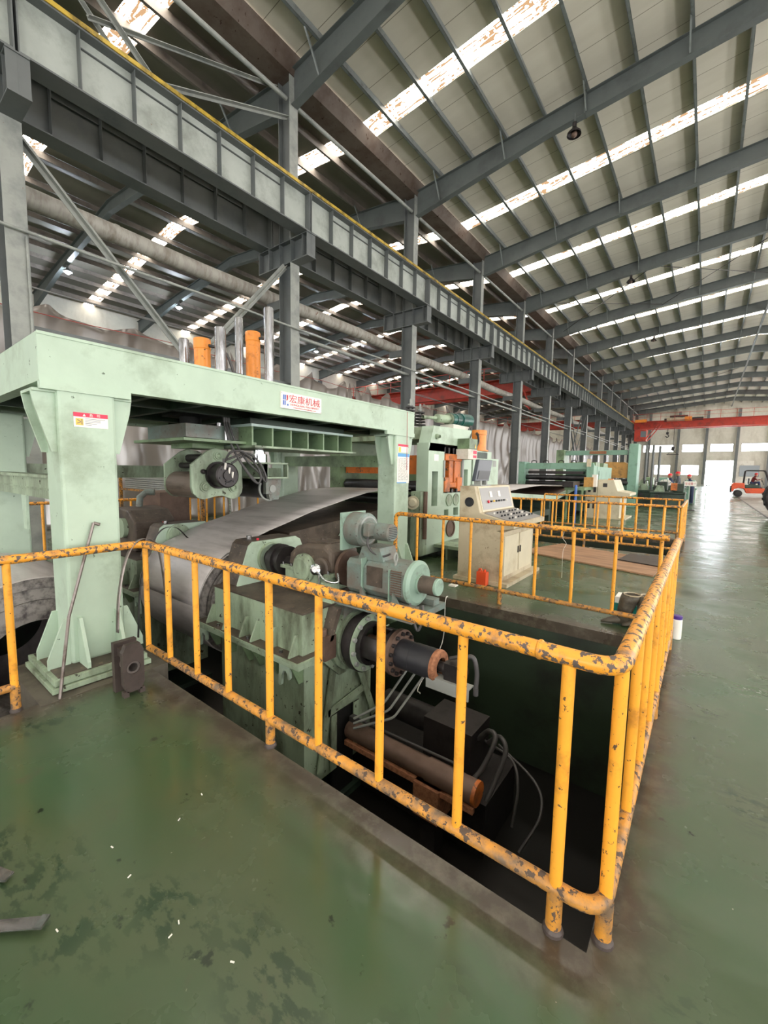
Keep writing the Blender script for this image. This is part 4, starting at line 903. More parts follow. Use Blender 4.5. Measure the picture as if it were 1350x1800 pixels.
MB().lathe((-2.12,3,-.035), (1,0,0), [(0,0),(0,.21),(.045,.21),(.045,.13)], 40).build('rear_flange', M_brownst, t); rf = [c for c in t.children if c.name.startswith('rear_flange')][0]
mb = MB()
for i in range(14):
    a = 2*PI*i/14+.2; MB().cyl((-2.075, 3+.178*math.cos(a), -.035+.178*math.sin(a)), (-2.05, 3+.178*math.cos(a), -.035+.178*math.sin(a)), .018, n=8).build('bolt', M_darkst, rf)
MB().lathe((-2.075,3,-.035), (1,0,0), [(0,.128),(.14,.128),(.145,.131),(.24,.131),(.36,.131)], 40).build('black_barrel', M_darkpl, t)
MB().lathe((-1.715,3,-.035), (1,0,0), [(0,.132),(.03,.136),(.05,.128),(.052,.075),(.02,.07)], 36).build('end_ring', M_ring, t)
MB().lathe((-1.70,3,-.035), (1,0,0), [(0,.045),(.08,.045),(.08,.065),(.26,.065),(.26,.0)], 20).box(-1.6, -1.46, 2.93, 3.07, -.11, .04).build('rotary_union', M_darkst, t)
MB().prism([(2.90,-.10),(2.90,-.20),(2.91,-.20),(2.91,-.11),(3.0,-.11),(3.0,-.1)], 'x', -1.75, -1.36).build('silver_bracket', M_flange, t)
MB().tube(cat_rom([(-1.45,2.98,.03),(-1.42,2.98,.12),(-1.36,2.98,.13),(-1.33,2.98,.02),(-1.33,2.97,-.10)]), .018, 10).cyl((-1.33,2.97,-.1), (-1.33,2.97,-.16), .022, n=8).build('union_hose', M_hose, t)
MB().tube(cat_rom([(-1.58,3.0,.06),(-1.5,3.0,.1),(-1.46,3.02,.14)]), .016, 8).build('union_hose', M_hose, t)
# drive train on top
t = thing('brake_drum', 'dark round brake drum between the chain case and the gearbox', 'brake drum', (-3.7, cyd, .42))
MB().lathe((-3.895, 2.95, czd-.0), (1,0,0), [(0,.17),(.04,.17),(.04,.155)], 36).build('case_flange', M_mint_d, t)
MB().lathe((-3.87, 2.95, czd), (1,0,0), [(0,.1),(.12,.1),(.12,.175),(.2,.175),(.2,.15),(.26,.15),(.26,.165),(.3,.165),(.3,.06),(.4,.06)], 36).build('drum', M_darkst, t)
t = thing('gearbox', 'grimy cast gearbox on the uncoiler stand behind the yellow rail', 'gearbox', (-3.2, cyd, .343))
mb = MB().prism([(-3.52,.40),(-2.86,.40),(-2.86,.56),(-3.52,.56)], 'y', 2.86, 3.3); mb.build('lower_casing', M_mint_d, t, bevel=.015)
mb = MB().prism([(-3.5,.58),(-3.47,.72),(-3.38,.80),(-3.25,.84),(-2.95,.86),(-2.84,.80),(-2.84,.58)], 'y', 2.88, 3.28); mb.build('upper_casing', M_grime, t, bevel=.04)
MB().box(-3.56, -2.82, 2.83, 3.33, .555, .59).build('split_flange', M_mint_d, t, bevel=.004)
MB().lathe((-3.2, 2.87, .60), (0,-1,0), [(0,.15),(.04,.15),(.05,.13),(.07,.12),(.08,.10),(.08,0)], 32).build('end_cover', M_mint_d, t)
MB().lathe((-2.95, 2.87, .64), (0,-1,0), [(0,.1),(.03,.1),(.04,.08),(.04,0)], 28).build('small_cover', M_grime, t)
mb = MB()
for x in (-3.53, -3.4, -3.0, -2.86): mb.cyl((x, 2.85, .585), (x, 2.85, .62), .014, n=6)
for i in range(8): a = i*PI/4; mb.cyl((-3.2+.13*math.cos(a), 2.83, .6+.13*math.sin(a)), (-3.2+.13*math.cos(a), 2.82, .6+.13*math.sin(a)), .01, n=6)
mb.build('casing_bolts', M_chrome, t)
MB().box(-3.3, -2.95, 2.98, 3.2, .845, .87).cyl((-3.15, 3.08, .87), (-3.15, 3.08, .895), .035, n=14).build('inspection_cover', M_grime, t)
MB().box(-3.54, -2.84, 2.86, 3.3, .343, .40).build('foot', M_grime, t)
t = thing('coupling_disc', 'dark brown coupling disc between gearbox and motor', 'coupling', (-2.7, cyd, .42))
MB().lathe((-2.85, cyd, .63), (1,0,0), [(0,.04),(.05,.04),(.05,.18),(.09,.18),(.09,.06),(.2,.06)], 36).build('disc', M_brownst, t)
o = MB().lathe((-2.93, 2.78, .64), (.3,-1,.2), [(0,.03),(.03,.03),(.03,.06),(.05,.055),(.06,.03),(.06,0)], 20).cyl((-2.95,2.82,.64), (-2.95,2.82,.36), .013, n=8).tube(cat_rom([(-2.9,2.76,.62),(-2.78,2.74,.56),(-2.66,2.78,.56),(-2.72,2.84,.62)]), .01, 8)
tag(o.build('brake_valve', M_shiny), 'small bright metal brake valve in front of the coupling', 'valve')
tag(MB().box(-2.86, -2.72, 2.76, 2.86, .343, .53).build('junction_box', M_mint_d), 'small pale green box under the bright valve', 'box')
# DC motor with blower
t = thing('electric_motor', 'teal electric motor with round end cap above the uncoiler stand', 'motor', (-2.2, cyd, .4))
def octo(r, h, y=cyd, z=.62, c=.07): return [(y-r, z-h+c), (y-r+c, z-h), (y+r-c, z-h), (y+r, z-h+c), (y+r, z+h-c), (y+r-c, z+h), (y-r+c, z+h), (y-r, z+h-c)]
MB().prism(octo(.17,.17), 'x', -2.44, -1.98).build('motor_body', M_teal, t, bevel=.008)
MB().prism(octo(.18,.16,c=.04), 'x', -2.64, -2.47).prism(octo(.16,.15), 'x', -2.48, -2.43).build('terminal_end', M_teal, t, bevel=.006)
MB().box(-2.46, -2.445, cyd-.185, cyd+.18, .47, .80).box(-2.15, -2.14, cyd-.18, cyd+.18, .45, .74).build('end_flange', M_teal_l, t)
mb = MB(); [mb.box(-2.125, -2.015, cyd-.178, cyd-.165, .52+.021*i, .529+.021*i) for i in range(11)]; mb.build('vent_grille', M_brownst, t)
MB().box(-2.4, -2.22, cyd-.175, cyd-.168, .56, .74).build('name_plate', M_grime, t)
MB().lathe((-1.98, cyd, .62), (1,0,0), [(0,.2),(.03,.2),(.05,.17),(.05,.09),(.07,.09),(.07,.075),(.24,.075),(.245,.07),(.245,0)], 36).build('end_shield', M_teal_l, t)
MB().lathe((-1.91, cyd, .62), (1,0,0), [(0,.077),(.15,.077)], 32).build('cap_band', M_grime, t)
MB().box(-2.62, -1.86, cyd-.22, cyd-.12, .40, .455).box(-2.62, -1.86, cyd+.12, cyd+.22, .40, .455).build('mounting_feet', M_teal, t)
for x in (-2.45, -2.08): MB().prism([(x-.012,.45),(x+.07,.45),(x-.012,.55)], 'y', cyd-.2, cyd-.18).build('foot_rib', M_teal, t)
MB().tube([(-2.12, cyd-.11+.022*math.cos(a), .84+.04*math.sin(a)) for a in [2*PI*i/14 for i in range(15)]], .01, 8).cyl((-2.12,cyd-.11,.76), (-2.12,cyd-.11,.81), .014, n=8).build('lifting_eye', M_flange, t)
MB().prism([(-2.55,.78),(-2.25,.78),(-2.3,.9),(-2.5,.9)], 'y', cyd-.12, cyd+.12).build('blower_duct', M_teal, t)
MB().tube(cat_rom([(-1.95,2.93,.47),(-1.9,2.92,.33),(-1.86,2.93,.25),(-1.83,2.95,.35),(-1.85,2.98,.46)]), .012, 8).build('motor_cable', M_hose, t)
t = thing('blower_fan', 'round teal cooling blower with small finned motor on top of the big motor', 'blower', (-2.5, cyd, .88))
MB().lathe((-2.72, cyd, 1.035), (1,0,0), [(0,0),(0,.16),(.02,.165),(.17,.165),(.19,.155),(.2,.12),(.2,0)], 44).build('volute', M_teal, t)
MB().box(-2.74, -2.71, cyd-.17, cyd+.17, .84, 1.2).build('back_plate', M_teal_l, t)
MB().lathe((-2.53, cyd, 1.035), (1,0,0), [(0,.13),(.006,.135),(.01,.12)], 44).build('rim', M_flange, t)
MB().lathe((-2.52, cyd, 1.035), (1,0,0), [(0,.09),(.03,.08),(.06,.075),(.1,.075),(.11,.082),(.27,.082),(.285,.07),(.285,0)], 28).build('fan_motor', M_teal, t)
mb = MB()
for i in range(7): mb.box(-2.238, -2.233, cyd-.06, cyd+.06, .985+.016*i, .992+.016*i)
mb.build('fan_grille', M_blackpl, t)
MB().box(-2.47, -2.40, cyd-.15, cyd-.06, 1.0, 1.12).build('terminal_box', M_teal, t, bevel=.006)
MB().tube(cat_rom([(-2.43,cyd-.12,1.0),(-2.43,cyd-.13,.93),(-2.38,cyd-.12,.86),(-2.28,cyd-.1,.83),(-2.2,cyd-.08,.86)]), .01, 8).build('fan_cable', M_hose, t)
o = MB().box(-2.72, -1.84, 2.8, 3.36, .343, .398).box(-2.74, -2.64, 2.84, 3.3, .0, .345); tag(o.build('motor_bed', M_teal), 'grimy teal bed plate carrying the big motor', 'bed plate')
o = MB().prism([(-2.72,-.1),(-2.72,.34),(-1.95,.34)], 'y', 3.3, 3.33); tag(o.build('bed_gusset', M_mint_u), 'green triangular bracket under the motor bed plate', 'bracket')
# mirrored uncoiler head on the far side
u2, X, S, bx, pr = uncoiler('green uncoiler head with round cover left of the coil', True)
MB().lathe((X(-4.245)-.002, 2.92, .63), (1,0,0), [(0,.17),(.03,.17),(.035,.15),(.05,.15),(.05,.02),(.065,.02),(.065,0)], 36).build('round_cover', M_mint_d, u2)
t = thing('gearbox', 'grimy gearbox on the far uncoiler head beside the gantry leg', 'gearbox', (-7.0, 3.0, .343))
MB().prism([(-7.4,.343),(-6.6,.343),(-6.6,.8),(-6.8,.95),(-7.2,.98),(-7.4,.9)], 'y', 2.6, 3.2).build('casing', M_grime, t, bevel=.03)
MB().cyl((-6.95,2.6,.68), (-6.95,2.54,.68), .15, n=24).build('end_cover', M_mint_d, t)
o = MB().box(-8.0, -7.2, 3.25, 3.75, .6, 1.18); tag(o.build('control_cabinet', M_brownst), 'dark maroon cabinet behind the far uncoiler head', 'cabinet')
o = MB().tube([(-7.15, 2.9, .95), (-7.15, 2.92, 1.12), (-7.12, 3.0, 1.2), (-7.05,3.1,1.2)], .05, 12); tag(o.build('exhaust_elbow', M_teal), 'grey curved pipe elbow above the far gearbox', 'pipe')
for xx, nm, lb in ((-4.33, 'mandrel_cone', 'dark mandrel cone entering the right face of the coil'), (-5.87, 'mandrel_cone', 'dark mandrel cone entering the left face of the coil')):
    s = -1 if xx > -5 else 1
    o = MB().lathe((xx+.2*-s, CY, CZ), (s,0,0), [(0,.2),(.1,.2),(.12,.33),(.16,.33),(.2,.25),(.4,.2),(.4,0)], 36).build(nm, M_darkst); tag(o, lb, 'mandrel')
# ---- things down in the pit
t = thing('push_cylinder', 'long brown and orange hydraulic cylinder lying low in the pit', 'hydraulic cylinder', (-2.0, 3.02, -1.1))
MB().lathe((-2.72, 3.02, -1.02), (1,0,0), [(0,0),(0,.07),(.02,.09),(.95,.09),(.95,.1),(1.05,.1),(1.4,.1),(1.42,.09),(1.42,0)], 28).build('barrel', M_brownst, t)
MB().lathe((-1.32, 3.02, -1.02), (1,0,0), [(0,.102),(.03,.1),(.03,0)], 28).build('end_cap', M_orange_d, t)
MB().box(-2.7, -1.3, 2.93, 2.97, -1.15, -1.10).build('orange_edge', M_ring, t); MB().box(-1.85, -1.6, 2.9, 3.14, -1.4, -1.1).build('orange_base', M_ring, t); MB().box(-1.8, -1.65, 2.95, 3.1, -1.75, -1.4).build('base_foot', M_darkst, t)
MB().cyl((-2.68, 3.08, -.93), (-1.5, 3.08, -.9), .012, n=8).box(-2.7, -2.62, 3.0, 3.06, -.95, -.88).build('feed_pipe', M_hose, t)
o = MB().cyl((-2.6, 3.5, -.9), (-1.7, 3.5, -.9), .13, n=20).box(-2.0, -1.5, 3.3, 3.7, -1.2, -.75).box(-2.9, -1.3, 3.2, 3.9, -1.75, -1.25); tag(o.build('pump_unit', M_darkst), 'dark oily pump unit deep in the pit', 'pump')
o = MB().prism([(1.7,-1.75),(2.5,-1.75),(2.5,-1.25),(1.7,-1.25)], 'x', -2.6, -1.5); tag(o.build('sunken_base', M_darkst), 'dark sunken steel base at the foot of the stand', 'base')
for i, p in enumerate([[(-1.5,3.45,-.85),(-1.38,3.4,-.7),(-1.3,3.35,-.72),(-1.36,3.25,-.95),(-1.45,3.15,-1.1)], [(-1.42,3.5,-.88),(-1.3,3.45,-.75),(-1.22,3.4,-.82),(-1.26,3.3,-1.05),(-1.3,3.2,-1.2)], [(-1.5,3.6,-.95),(-1.2,3.5,-.95),(-1.1,3.4,-1.1),(-1.1,3.3,-1.4)], [(-1.4,3.7,-1.),(-1.0,3.55,-1.1),(-.9,3.4,-1.25),(-1.0,3.2,-1.5)]]):
    o = MB().tube(cat_rom(p), .022 if i < 2 else .012, 10).build('hydraulic_hose', M_hose); tag(o, ['upper fat grey hose arching in the pit', 'lower fat grey hose arching in the pit', 'thin pipe bending down in the pit', 'thinner pipe deepest in the pit'][i], 'hose', 'hoses in the pit')
for i in range(3):
    o = MB().tube(fillet([(-2.7,3.3+.03*i,-.25-.05*i),(-2.15+.06*i,3.3+.03*i,-.25-.05*i),(-2.3+.06*i,3.05,-.62-.05*i),(-2.55,2.9,-.8-.05*i)], .05), .012, 8).build('oil_pipe', M_flange); tag(o, 'bent steel oil pipe below the spindle, %s of three' % ['upper', 'middle', 'lower'][i], 'pipe', 'oil pipes below the spindle')
o = MB().tube(cat_rom([(-2.52,4.66,.02),(-2.53,4.62,-.05),(-2.55,4.6,-.6),(-2.5,4.0,-.9),(-2.3,3.7,-.8)]), .006, 6); tag(o.build('rope', M_white), 'thin white rope hanging over the pit edge', 'rope')
# beam under the strip behind the drive stand
o = MB().prism([(3.6,.34),(3.7,.74),(6.2,.98),(6.2,.5)], 'x', -5.9, -4.45).build('strip_table', M_grime); tag(o, 'brown grimy guide table under the rising strip', 'table')
o = MB().prism([(4.62,.6),(5.05,.6),(5.05,.93),(4.95,.93)], 'x', -4.42, -4.2).build('table_bracket', M_mint); tag(o, 'pale green bracket against the far gantry leg', 'bracket')

# ================================================================== small things on the near floor edge
t = thing('bearing_block', 'dark steel bearing block leaning on the rail corner', 'bearing block', (-3.15, 1.22, 0))
def holed(x0):   # square plate with a round hole, upright
    mb = MB(); n2 = 24; c = (1.175, .2); V = []
    sq = []
    for i in range(n2):
        a = 2*PI*i/n2; ca, sa = math.cos(a), math.sin(a); k = .068/max(abs(ca), abs(sa)*.40); sq.append((c[0]+ca*k, c[1]+sa*k*1.0))
    for x in (x0, x0+.045):
        V += [(x, u, v) for u, v in sq]; V += [(x, c[0]+.045*math.cos(2*PI*i/n2), c[1]+.045*math.sin(2*PI*i/n2)) for i in range(n2)]
    F = []
    for i in range(n2):
        j = (i+1) % n2
        F += [(i, j, n2+j, n2+i), (2*n2+i, 3*n2+i, 3*n2+j, 2*n2+j), (i, 2*n2+i, 2*n2+j, j), (n2+i, n2+j, 3*n2+j, 3*n2+i)]
    return mb.add(V, F)
mb = holed(-3.13).box(-3.13, -3.085, 1.107, 1.14, 0, .04).box(-3.13, -3.085, 1.21, 1.243, 0, .04); mb.build('front_plate', M_darkbr, t)
MB().box(-3.26, -3.215, 1.1, 1.25, .0, .36).build('rear_plate', M_darkbr, t)
MB().box(-3.215, -3.13, 1.12, 1.24, .27, .33).build('bridge_piece', M_darkbr, t)
MB().lathe((-3.215,1.175,.2), (1,0,0), [(0,.044),(.12,.044),(.12,.03),(0,.03)], 20).build('bushing', M_rod, t)
o = MB().cyl((-3.42, .83, .0), (-3.62, .96, .5), .011, n=8).cyl((-3.62,.96,.5), (-3.68, 1.165, 1.17), .011, n=8).cyl((-3.68,1.165,1.17), (-3.66,1.20,1.155), .012, n=8)
o = o; tag(o.build('hook_rod', M_rod), 'bare steel rod with bent tip leaning on the near gantry leg', 'rod')
def ribbon(path, w_, nv):
    mb = MB(); P = [Vector(p) for p in path]; N = Vector(nv).normalized()*w_/2
    V = [q for p in P for q in (p-N, p+N)]; F = [(2*i, 2*i+1, 2*i+3, 2*i+2) for i in range(len(P)-1)]
    return mb.add(V, F, True)
o = ribbon(cat_rom([(-3.42,1.2,.36),(-3.43,1.22,.6),(-3.44,1.27,.85),(-3.45,1.34,1.0),(-3.45,1.42,1.045),(-3.42,1.5,1.0),(-3.4,1.53,.85),(-3.38,1.55,.55),(-3.36,1.56,.25)]), .035, (1,.25,0)).build('steel_strap', M_rod)
o.modifiers.new('gauge', 'SOLIDIFY').thickness = .002; tag(o, 'flat steel strap looped over the corner of the yellow rail', 'strap')
o = ribbon(cat_rom([(-3.62,1.42,.2),(-3.6,1.44,.6),(-3.58,1.5,.9),(-3.55,1.6,1.08),(-3.5,1.7,1.1),(-3.5,1.8,1.0)]), .02, (1,.3,0)).build('steel_strap', M_darkst)
o.modifiers.new('gauge', 'SOLIDIFY').thickness = .002; tag(o, 'dark curved strap standing behind the rail corner', 'strap')
tag(MB().lathe((-3.62,1.3,.106), (0,0,1), [(0,.0),(0,.03),(.012,.03),(.012,.018),(.006,.016),(.006,0)], 18).build('brass_ring', MATS['crane_rail'] if 'crane_rail' in MATS else M_rail), 'small brass ring lying on the gantry foot', 'ring')
for (p, q, w_, lb) in (((-2.2,.235,.012), (-2.02,.30,.02), .035, 'short bright strip offcut lying at the left edge of the floor'), ((-1.95,.12,.01), (-1.70,.335,.03), .042, 'steel strap piece lying on the green floor lower left')):
    o = MB().bar(p, q, w_, .004).bar(Vector(q)-Vector((.02,.017,0)), q, w_*1.05, .009).build('strap_piece', M_chrome); tag(o, lb, 'strap piece')
rnd = random.Random(11)
for i in range(9):
    x, y = rnd.uniform(-1.9, -.7), rnd.uniform(.15, 1.0); a = rnd.uniform(0, 3)
    o = MB().bar((x, y, .003), (x+.014*math.cos(a), y+.014*math.sin(a), .003), .004, .003).build('metal_chip', M_white); tag(o, 'tiny pale metal chip lying on the green floor', 'metal chip', 'metal chips on the floor')

# ================================================================== platform: console, jug, board, boots
t = thing('control_console', 'large beige operator console with sloped button panel and wide desk', 'console', (-2.5, 6.2, 0))
Pc = [(-2.89,.04),(-2.22,.04),(-2.22,.76),(-2.30,.78),(-2.05,.835),(-2.05,.90),(-2.56,1.02),(-2.66,1.40),(-2.89,1.40)]
MB().prism(Pc, 'y', 5.62, 6.98).build('cabinet_body', M_beige, t, bevel=.006)
MB().box(-2.94, -2.1, 5.58, 7.02, 0, .05).build('plinth', M_beige, t)
nrm = Vector((.38,0,.10)).normalized(); e1 = Vector((-.10,0,.38)).normalized()
pc = Vector((-2.61, 6.3, 1.21))+nrm*.006
MB().obox(pc, (0,.60,0), e1*.19, nrm*.006).build('panel_frame', M_cream, t)
MB().obox(pc+nrm*.006, (0,.57,0), e1*.165, nrm*.004).build('button_panel', M_panel, t); bpn = [c for c in t.children if c.name.startswith('button_panel')][0]
for i in range(8):
    p = pc+nrm*.012+Vector((0,-.36+.1*i,0))-e1*.05
    MB().cyl(p, p+nrm*.02, .022 if i == 0 else .015, n=14).build('push_button', [M_redbtn, M_blackpl, M_lblyel, M_blackpl, M_blackpl, M_txtgrey, M_blackpl, M_white][i], bpn)
for dy in (-.22, .1): MB().obox(pc+nrm*.014+Vector((0,dy,0))+e1*.06, (0,.04,0), e1*.045, nrm*.006).build('gauge', M_white, bpn)
dn = Vector((.12,0,.51)).normalized(); d1 = Vector((.51,0,-.12)).normalized(); dc = Vector((-2.305, 6.3, .963))
MB().obox(dc+dn*.004, (0,.62,0), d1*.22, dn*.004).build('desk_panel', M_panel, t); dpn = [c for c in t.children if c.name.startswith('desk_panel')][0]
for a in range(3):
    for b in range(9):
        p = dc+dn*.008+d1*(-.13+.12*a)+Vector((0,-.48+.12*b,0)); MB().cyl(p, p+dn*.025, .013, n=10).build('desk_button', M_white if (a+b) % 4 == 0 else M_blackpl, dpn)
MB().lathe((-2.73, 5.618, 1.17), (0,-1,0), [(0,.07),(.012,.07),(.012,.055),(.004,.05),(.004,0)], 24).build('side_fan', M_blackpl, t)
for a_, b_, hy in ((5.72, 6.28, 6.24), (6.32, 6.88, 6.33)):
    cd = MB().box(-2.222, -2.208, a_, b_, .12, .70).build('cabinet_door', M_cream, t); MB().box(-2.208, -2.195, hy, hy+.03, .4, .5).build('door_handle', M_darkst, cd)
t = thing('monitor', 'dark grey monitor tilted on top of the beige console', 'monitor', (-2.78, 6.1, 1.40))
MB().prism([(5.80,1.47),(6.30,1.47),(6.42,1.80),(5.92,1.80)], 'x', -2.80, -2.74).build('screen_case', M_screen, t, bevel=.008)
MB().prism([(5.87,1.5),(6.27,1.5),(6.34,1.63),(5.92,1.63)], 'x', -2.74, -2.733).build('rear_panel', M_blackpl, t)
MB().box(-2.83, -2.72, 5.95, 6.0, 1.40, 1.48).box(-2.83, -2.72, 6.15, 6.2, 1.4, 1.48).box(-2.86, -2.68, 5.88, 6.26, 1.40, 1.415).build('monitor_stand', M_flange, t)
o = MB().box(-2.50, -2.36, 5.45, 5.55, .01, .20).cyl((-2.40,5.5,.2), (-2.40,5.5,.235), .02, n=10).tube([(-2.49,5.5,.2),(-2.48,5.5,.235),(-2.45,5.5,.235),(-2.44,5.5,.2)], .01, 8)
tag(o.build('oil_jug', flat('orange_red_plastic', (224,84,44), .4)), 'orange-red plastic oil jug at the foot of the beige console', 'jug')
o = MB().box(-2.08, -2.0, 5.32, 5.38, 0, .012); tag(o.build('paper_scrap', M_white), 'scrap of white paper on the platform in front of the console', 'paper')
o = MB().box(-2.78, -2.68, 5.15, 5.25, 0, .02); tag(o.build('paper_scrap', M_white), 'white scrap lying behind the bottom rail left of the orange jug', 'paper')
o = MB().prism([(-2.94,8.45),(-.56,7.75),(-.44,9.2),(-2.5,9.95)], 'z', .004, .03); tag(o.build('plywood_board', M_brownply), 'large brown board lying flat on the platform', 'board')
o = MB().prism([(-1.2,8.7),(-.5,8.5),(-.45,9.45),(-1.1,9.55)], 'z', .034, .05); tag(o.build('dark_mat', M_darkst), 'dark mat lying on the right end of the brown board', 'mat')
# boots, box, bottle at the pit corner
def boot(x, y, rz, lab, lean=0):
    t = thing('leather_boot', lab, 'boot', (x, y, 0.008), 'worn work boots')
    c, s = math.cos(rz), math.sin(rz)
    def L(u, v, z): return (x+u*c-v*s, y+u*s+v*c, z+.008)
    mb = MB(); rings = []
    path = [(.0,.02,.06),(.0,.10,.058),(.01+lean*.3,.18,.066),(.02+lean*.7,.27,.078),(.02+lean,.33,.086)]
    for (u, z, r) in path: rings.append([L(u+r*math.cos(a)*1.1, r*math.sin(a)*.85, z) for a in [2*PI*i/18 for i in range(18)]])
    V = [p for r in rings for p in r]; F = [(i*18+j, i*18+(j+1) % 18, (i+1)*18+(j+1) % 18, (i+1)*18+j) for i in range(len(rings)-1) for j in range(18)]
    mb.add(V, F, True); o = mb.build('shaft', M_leather, t); o.modifiers.new('t', 'SOLIDIFY').thickness = .006
    mb = MB(); rings = []
    for (u, w_, h) in [(-.06,.03,.05),(-.03,.045,.09),(.04,.048,.10),(.1,.046,.075),(.16,.042,.05),(.2,.03,.03),(.215,.01,.015)]:
        rings.append([L(u, w_*math.cos(a), max(.0, h/2+h/2*math.sin(a))) for a in [2*PI*i/16 for i in range(16)]])
    V = [p for r in rings for p in r]; F = [(i*16+j, i*16+(j+1) % 16, (i+1)*16+(j+1) % 16, (i+1)*16+j) for i in range(len(rings)-1) for j in range(16)]
    F += [tuple(range(16)), tuple(range((len(rings)-1)*16, len(rings)*16))]
    mb.add(V, F, True).build('foot', M_leather, t)
    MB().lathe(L(.02+lean, 0, .325), (0,0,1), [(0,.083),(.012,.087),(.014,.08),(.0,.076)], 18).build('lining_rim', M_beige, t)
    return t
boot(-.60, 5.03, R(-160), 'worn leather boot left of its pair at the pit corner', -.09); boot(-.42, 5.07, R(-150), 'worn leather boot next to the corner post', -.06)
o = MB().box(-.73, -.45, 5.32, 5.55, .0, .22).build('white_carton', M_white); tag(o, 'white carton behind the worn boots', 'carton')
MB().box(-.735, -.45, 5.312, 5.32, .06, .15).build('teal_print', M_tealprint, o)
o = MB().prism([(-.42,.0),(-.22,.0),(-.18,.3),(-.25,.36),(-.3,.28),(-.43,.3),(-.46,.24)], 'y', 5.35, 5.5); tag(o.build('black_glove', M_blackpl, bevel=.02), 'crumpled black glove standing behind the boots', 'glove')
t = thing('white_bottle', 'white bottle with purple cap outside the railing on the aisle floor', 'bottle', (-.13, 4.95, 0))
MB().lathe((-.13,4.95,0), (0,0,1), [(0,0),(0,.04),(.01,.045),(.19,.045),(.2,.04)], 20).build('bottle_body', M_white, t)
MB().lathe((-.13,4.95,.2), (0,0,1), [(0,.044),(.03,.044),(.035,.03),(.035,0)], 20).build('bottle_cap', M_purple, t)

# ================================================================== LEVELLER STAND
t = thing('leveller_stand', 'tall green leveller stand with orange cassette behind the beige console', 'leveller', (-4.6, 7.4, 0))
LX = -3.95
def holey_wall(x0, x1, y0, y1, z0, z1, holes, nm, mt):
    mb = MB()
    ys = sorted({y0, y1, *[h[i] for h in holes for i in (0, 1)]}); zs = sorted({z0, z1, *[h[i] for h in holes for i in (2, 3)]})
    for a, b in zip(ys[:-1], ys[1:]):
        for c, d in zip(zs[:-1], zs[1:]):
            if not any(h[0] < (a+b)/2 < h[1] and h[2] < (c+d)/2 < h[3] for h in holes): mb.box(x0, x1, a, b, c, d)
    return mb.build(nm, mt, t)
holey_wall(LX-.25, LX, 6.43, 8.15, .1, 1.98, [(6.57,6.78,.97,1.61),(7.0,7.7,1.2,2.12),(7.82,8.0,1.25,1.66),(7.05,7.22,.72,.88),(7.42,7.62,.74,.9)], 'front_housing', M_mint)
MB().prism([(6.43,1.98),(6.59,2.43),(8.12,2.47),(8.15,1.98),(7.7,1.98),(7.7,2.12),(7.0,2.12),(7.0,1.98)], 'x', LX-.25, LX).build('housing_head', M_mint, t)
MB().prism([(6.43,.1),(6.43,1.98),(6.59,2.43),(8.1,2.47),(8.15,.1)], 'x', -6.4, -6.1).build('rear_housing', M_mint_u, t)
MB().box(-6.1, LX-.25, 6.6, 8.0, 2.2, 2.42).build('crosshead', M_mint_d, t); MB().box(-6.1, LX-.25, 6.5, 8.1, 0, .7).build('base_beam', M_mint_d, t)
MB().box(LX-.5, LX-.25, 6.9, 7.8, 1.1, 2.15).build('recess_shade', M_blk, t)  # black block stands for the shade behind the housing holes
mb = MB().box(LX-.22, LX+.02, 7.02, 7.68, 1.82, 1.95).box(LX-.2, LX, 7.2, 7.36, 1.4, 1.85).box(LX-.2, LX, 7.42, 7.68, 1.4, 1.85).box(LX-.22, LX+.03, 7.0, 7.2, 1.22, 1.5).box(LX-.22, LX+.03, 7.5, 7.7, 1.22, 1.5).box(LX-.18, LX+.01, 7.02, 7.66, 1.3, 1.4)
mb.build('orange_cassette', M_orange_d, t, bevel=.01)
mb = MB()
for y in (7.12, 7.3, 7.5, 7.62): mb.cyl((LX-.08, y, 1.95), (LX-.08, y, 2.07), .03, n=12).cyl((LX-.02, y, 1.24), (LX+.03, y, 1.24), .04, n=12)
mb.build('adjusting_screws', M_darkst, t)
MB().box(LX, LX+.025, 6.96, 7.0, 1.5, 1.82).box(LX, LX+.025, 7.7, 7.76, 1.2, 1.9).build('keeper_plate', M_flange, t)
for y in (7.22, 7.5): MB().lathe((LX, y, 1.06), (1,0,0), [(0,.12),(.02,.12),(.02,.1),(.012,.1),(.012,0)], 24).build('roll_cap', M_mint_d, t)
MB().lathe((LX, 7.3, .5), (1,0,0), [(0,.17),(.03,.17),(.03,.14),(.01,.14),(.01,0)], 28).build('lower_cap', M_brownst, t)
MB().lathe((LX, 6.68, 2.24), (1,0,0), [(0,.05),(.04,.05),(.04,.03),(.08,.03)], 16).build('pipe_stub', M_mint_d, t)
MB().box(LX, LX+.004, 6.62, 6.78, 1.8, 1.92).build('white_plate', M_white, t)
MB().box(LX, LX+.26, 7.5, 7.86, 2.06, 2.26).build('switch_box', M_mint_u, t, bevel=.005)
MB().box(LX, LX+.26, 7.46, 7.86, 1.86, 2.055).build('control_box', M_offwhite, t)
MB().prism([(7.74,2.08),(7.80,2.08),(7.77,2.16)], 'x', LX+.26, LX+.263).build('yellow_triangle', M_lblyel, t)
MB().box(LX+.26, LX+.263, 7.68, 7.83, 1.97, 2.03).box(LX+.26, LX+.263, 7.68, 7.83, 1.89, 1.94).build('red_label', M_lblred, t)
MB().box(-6.05, LX-.26, 6.55, 6.7, 1.55, 1.9).build('orange_beam', M_orange_d, t)
for i, z in enumerate((1.32, 1.05)): MB().cyl((-6.05, 6.6, z), (LX-.26, 6.6, z), .11, n=28).build('roll', M_dkroll, t)
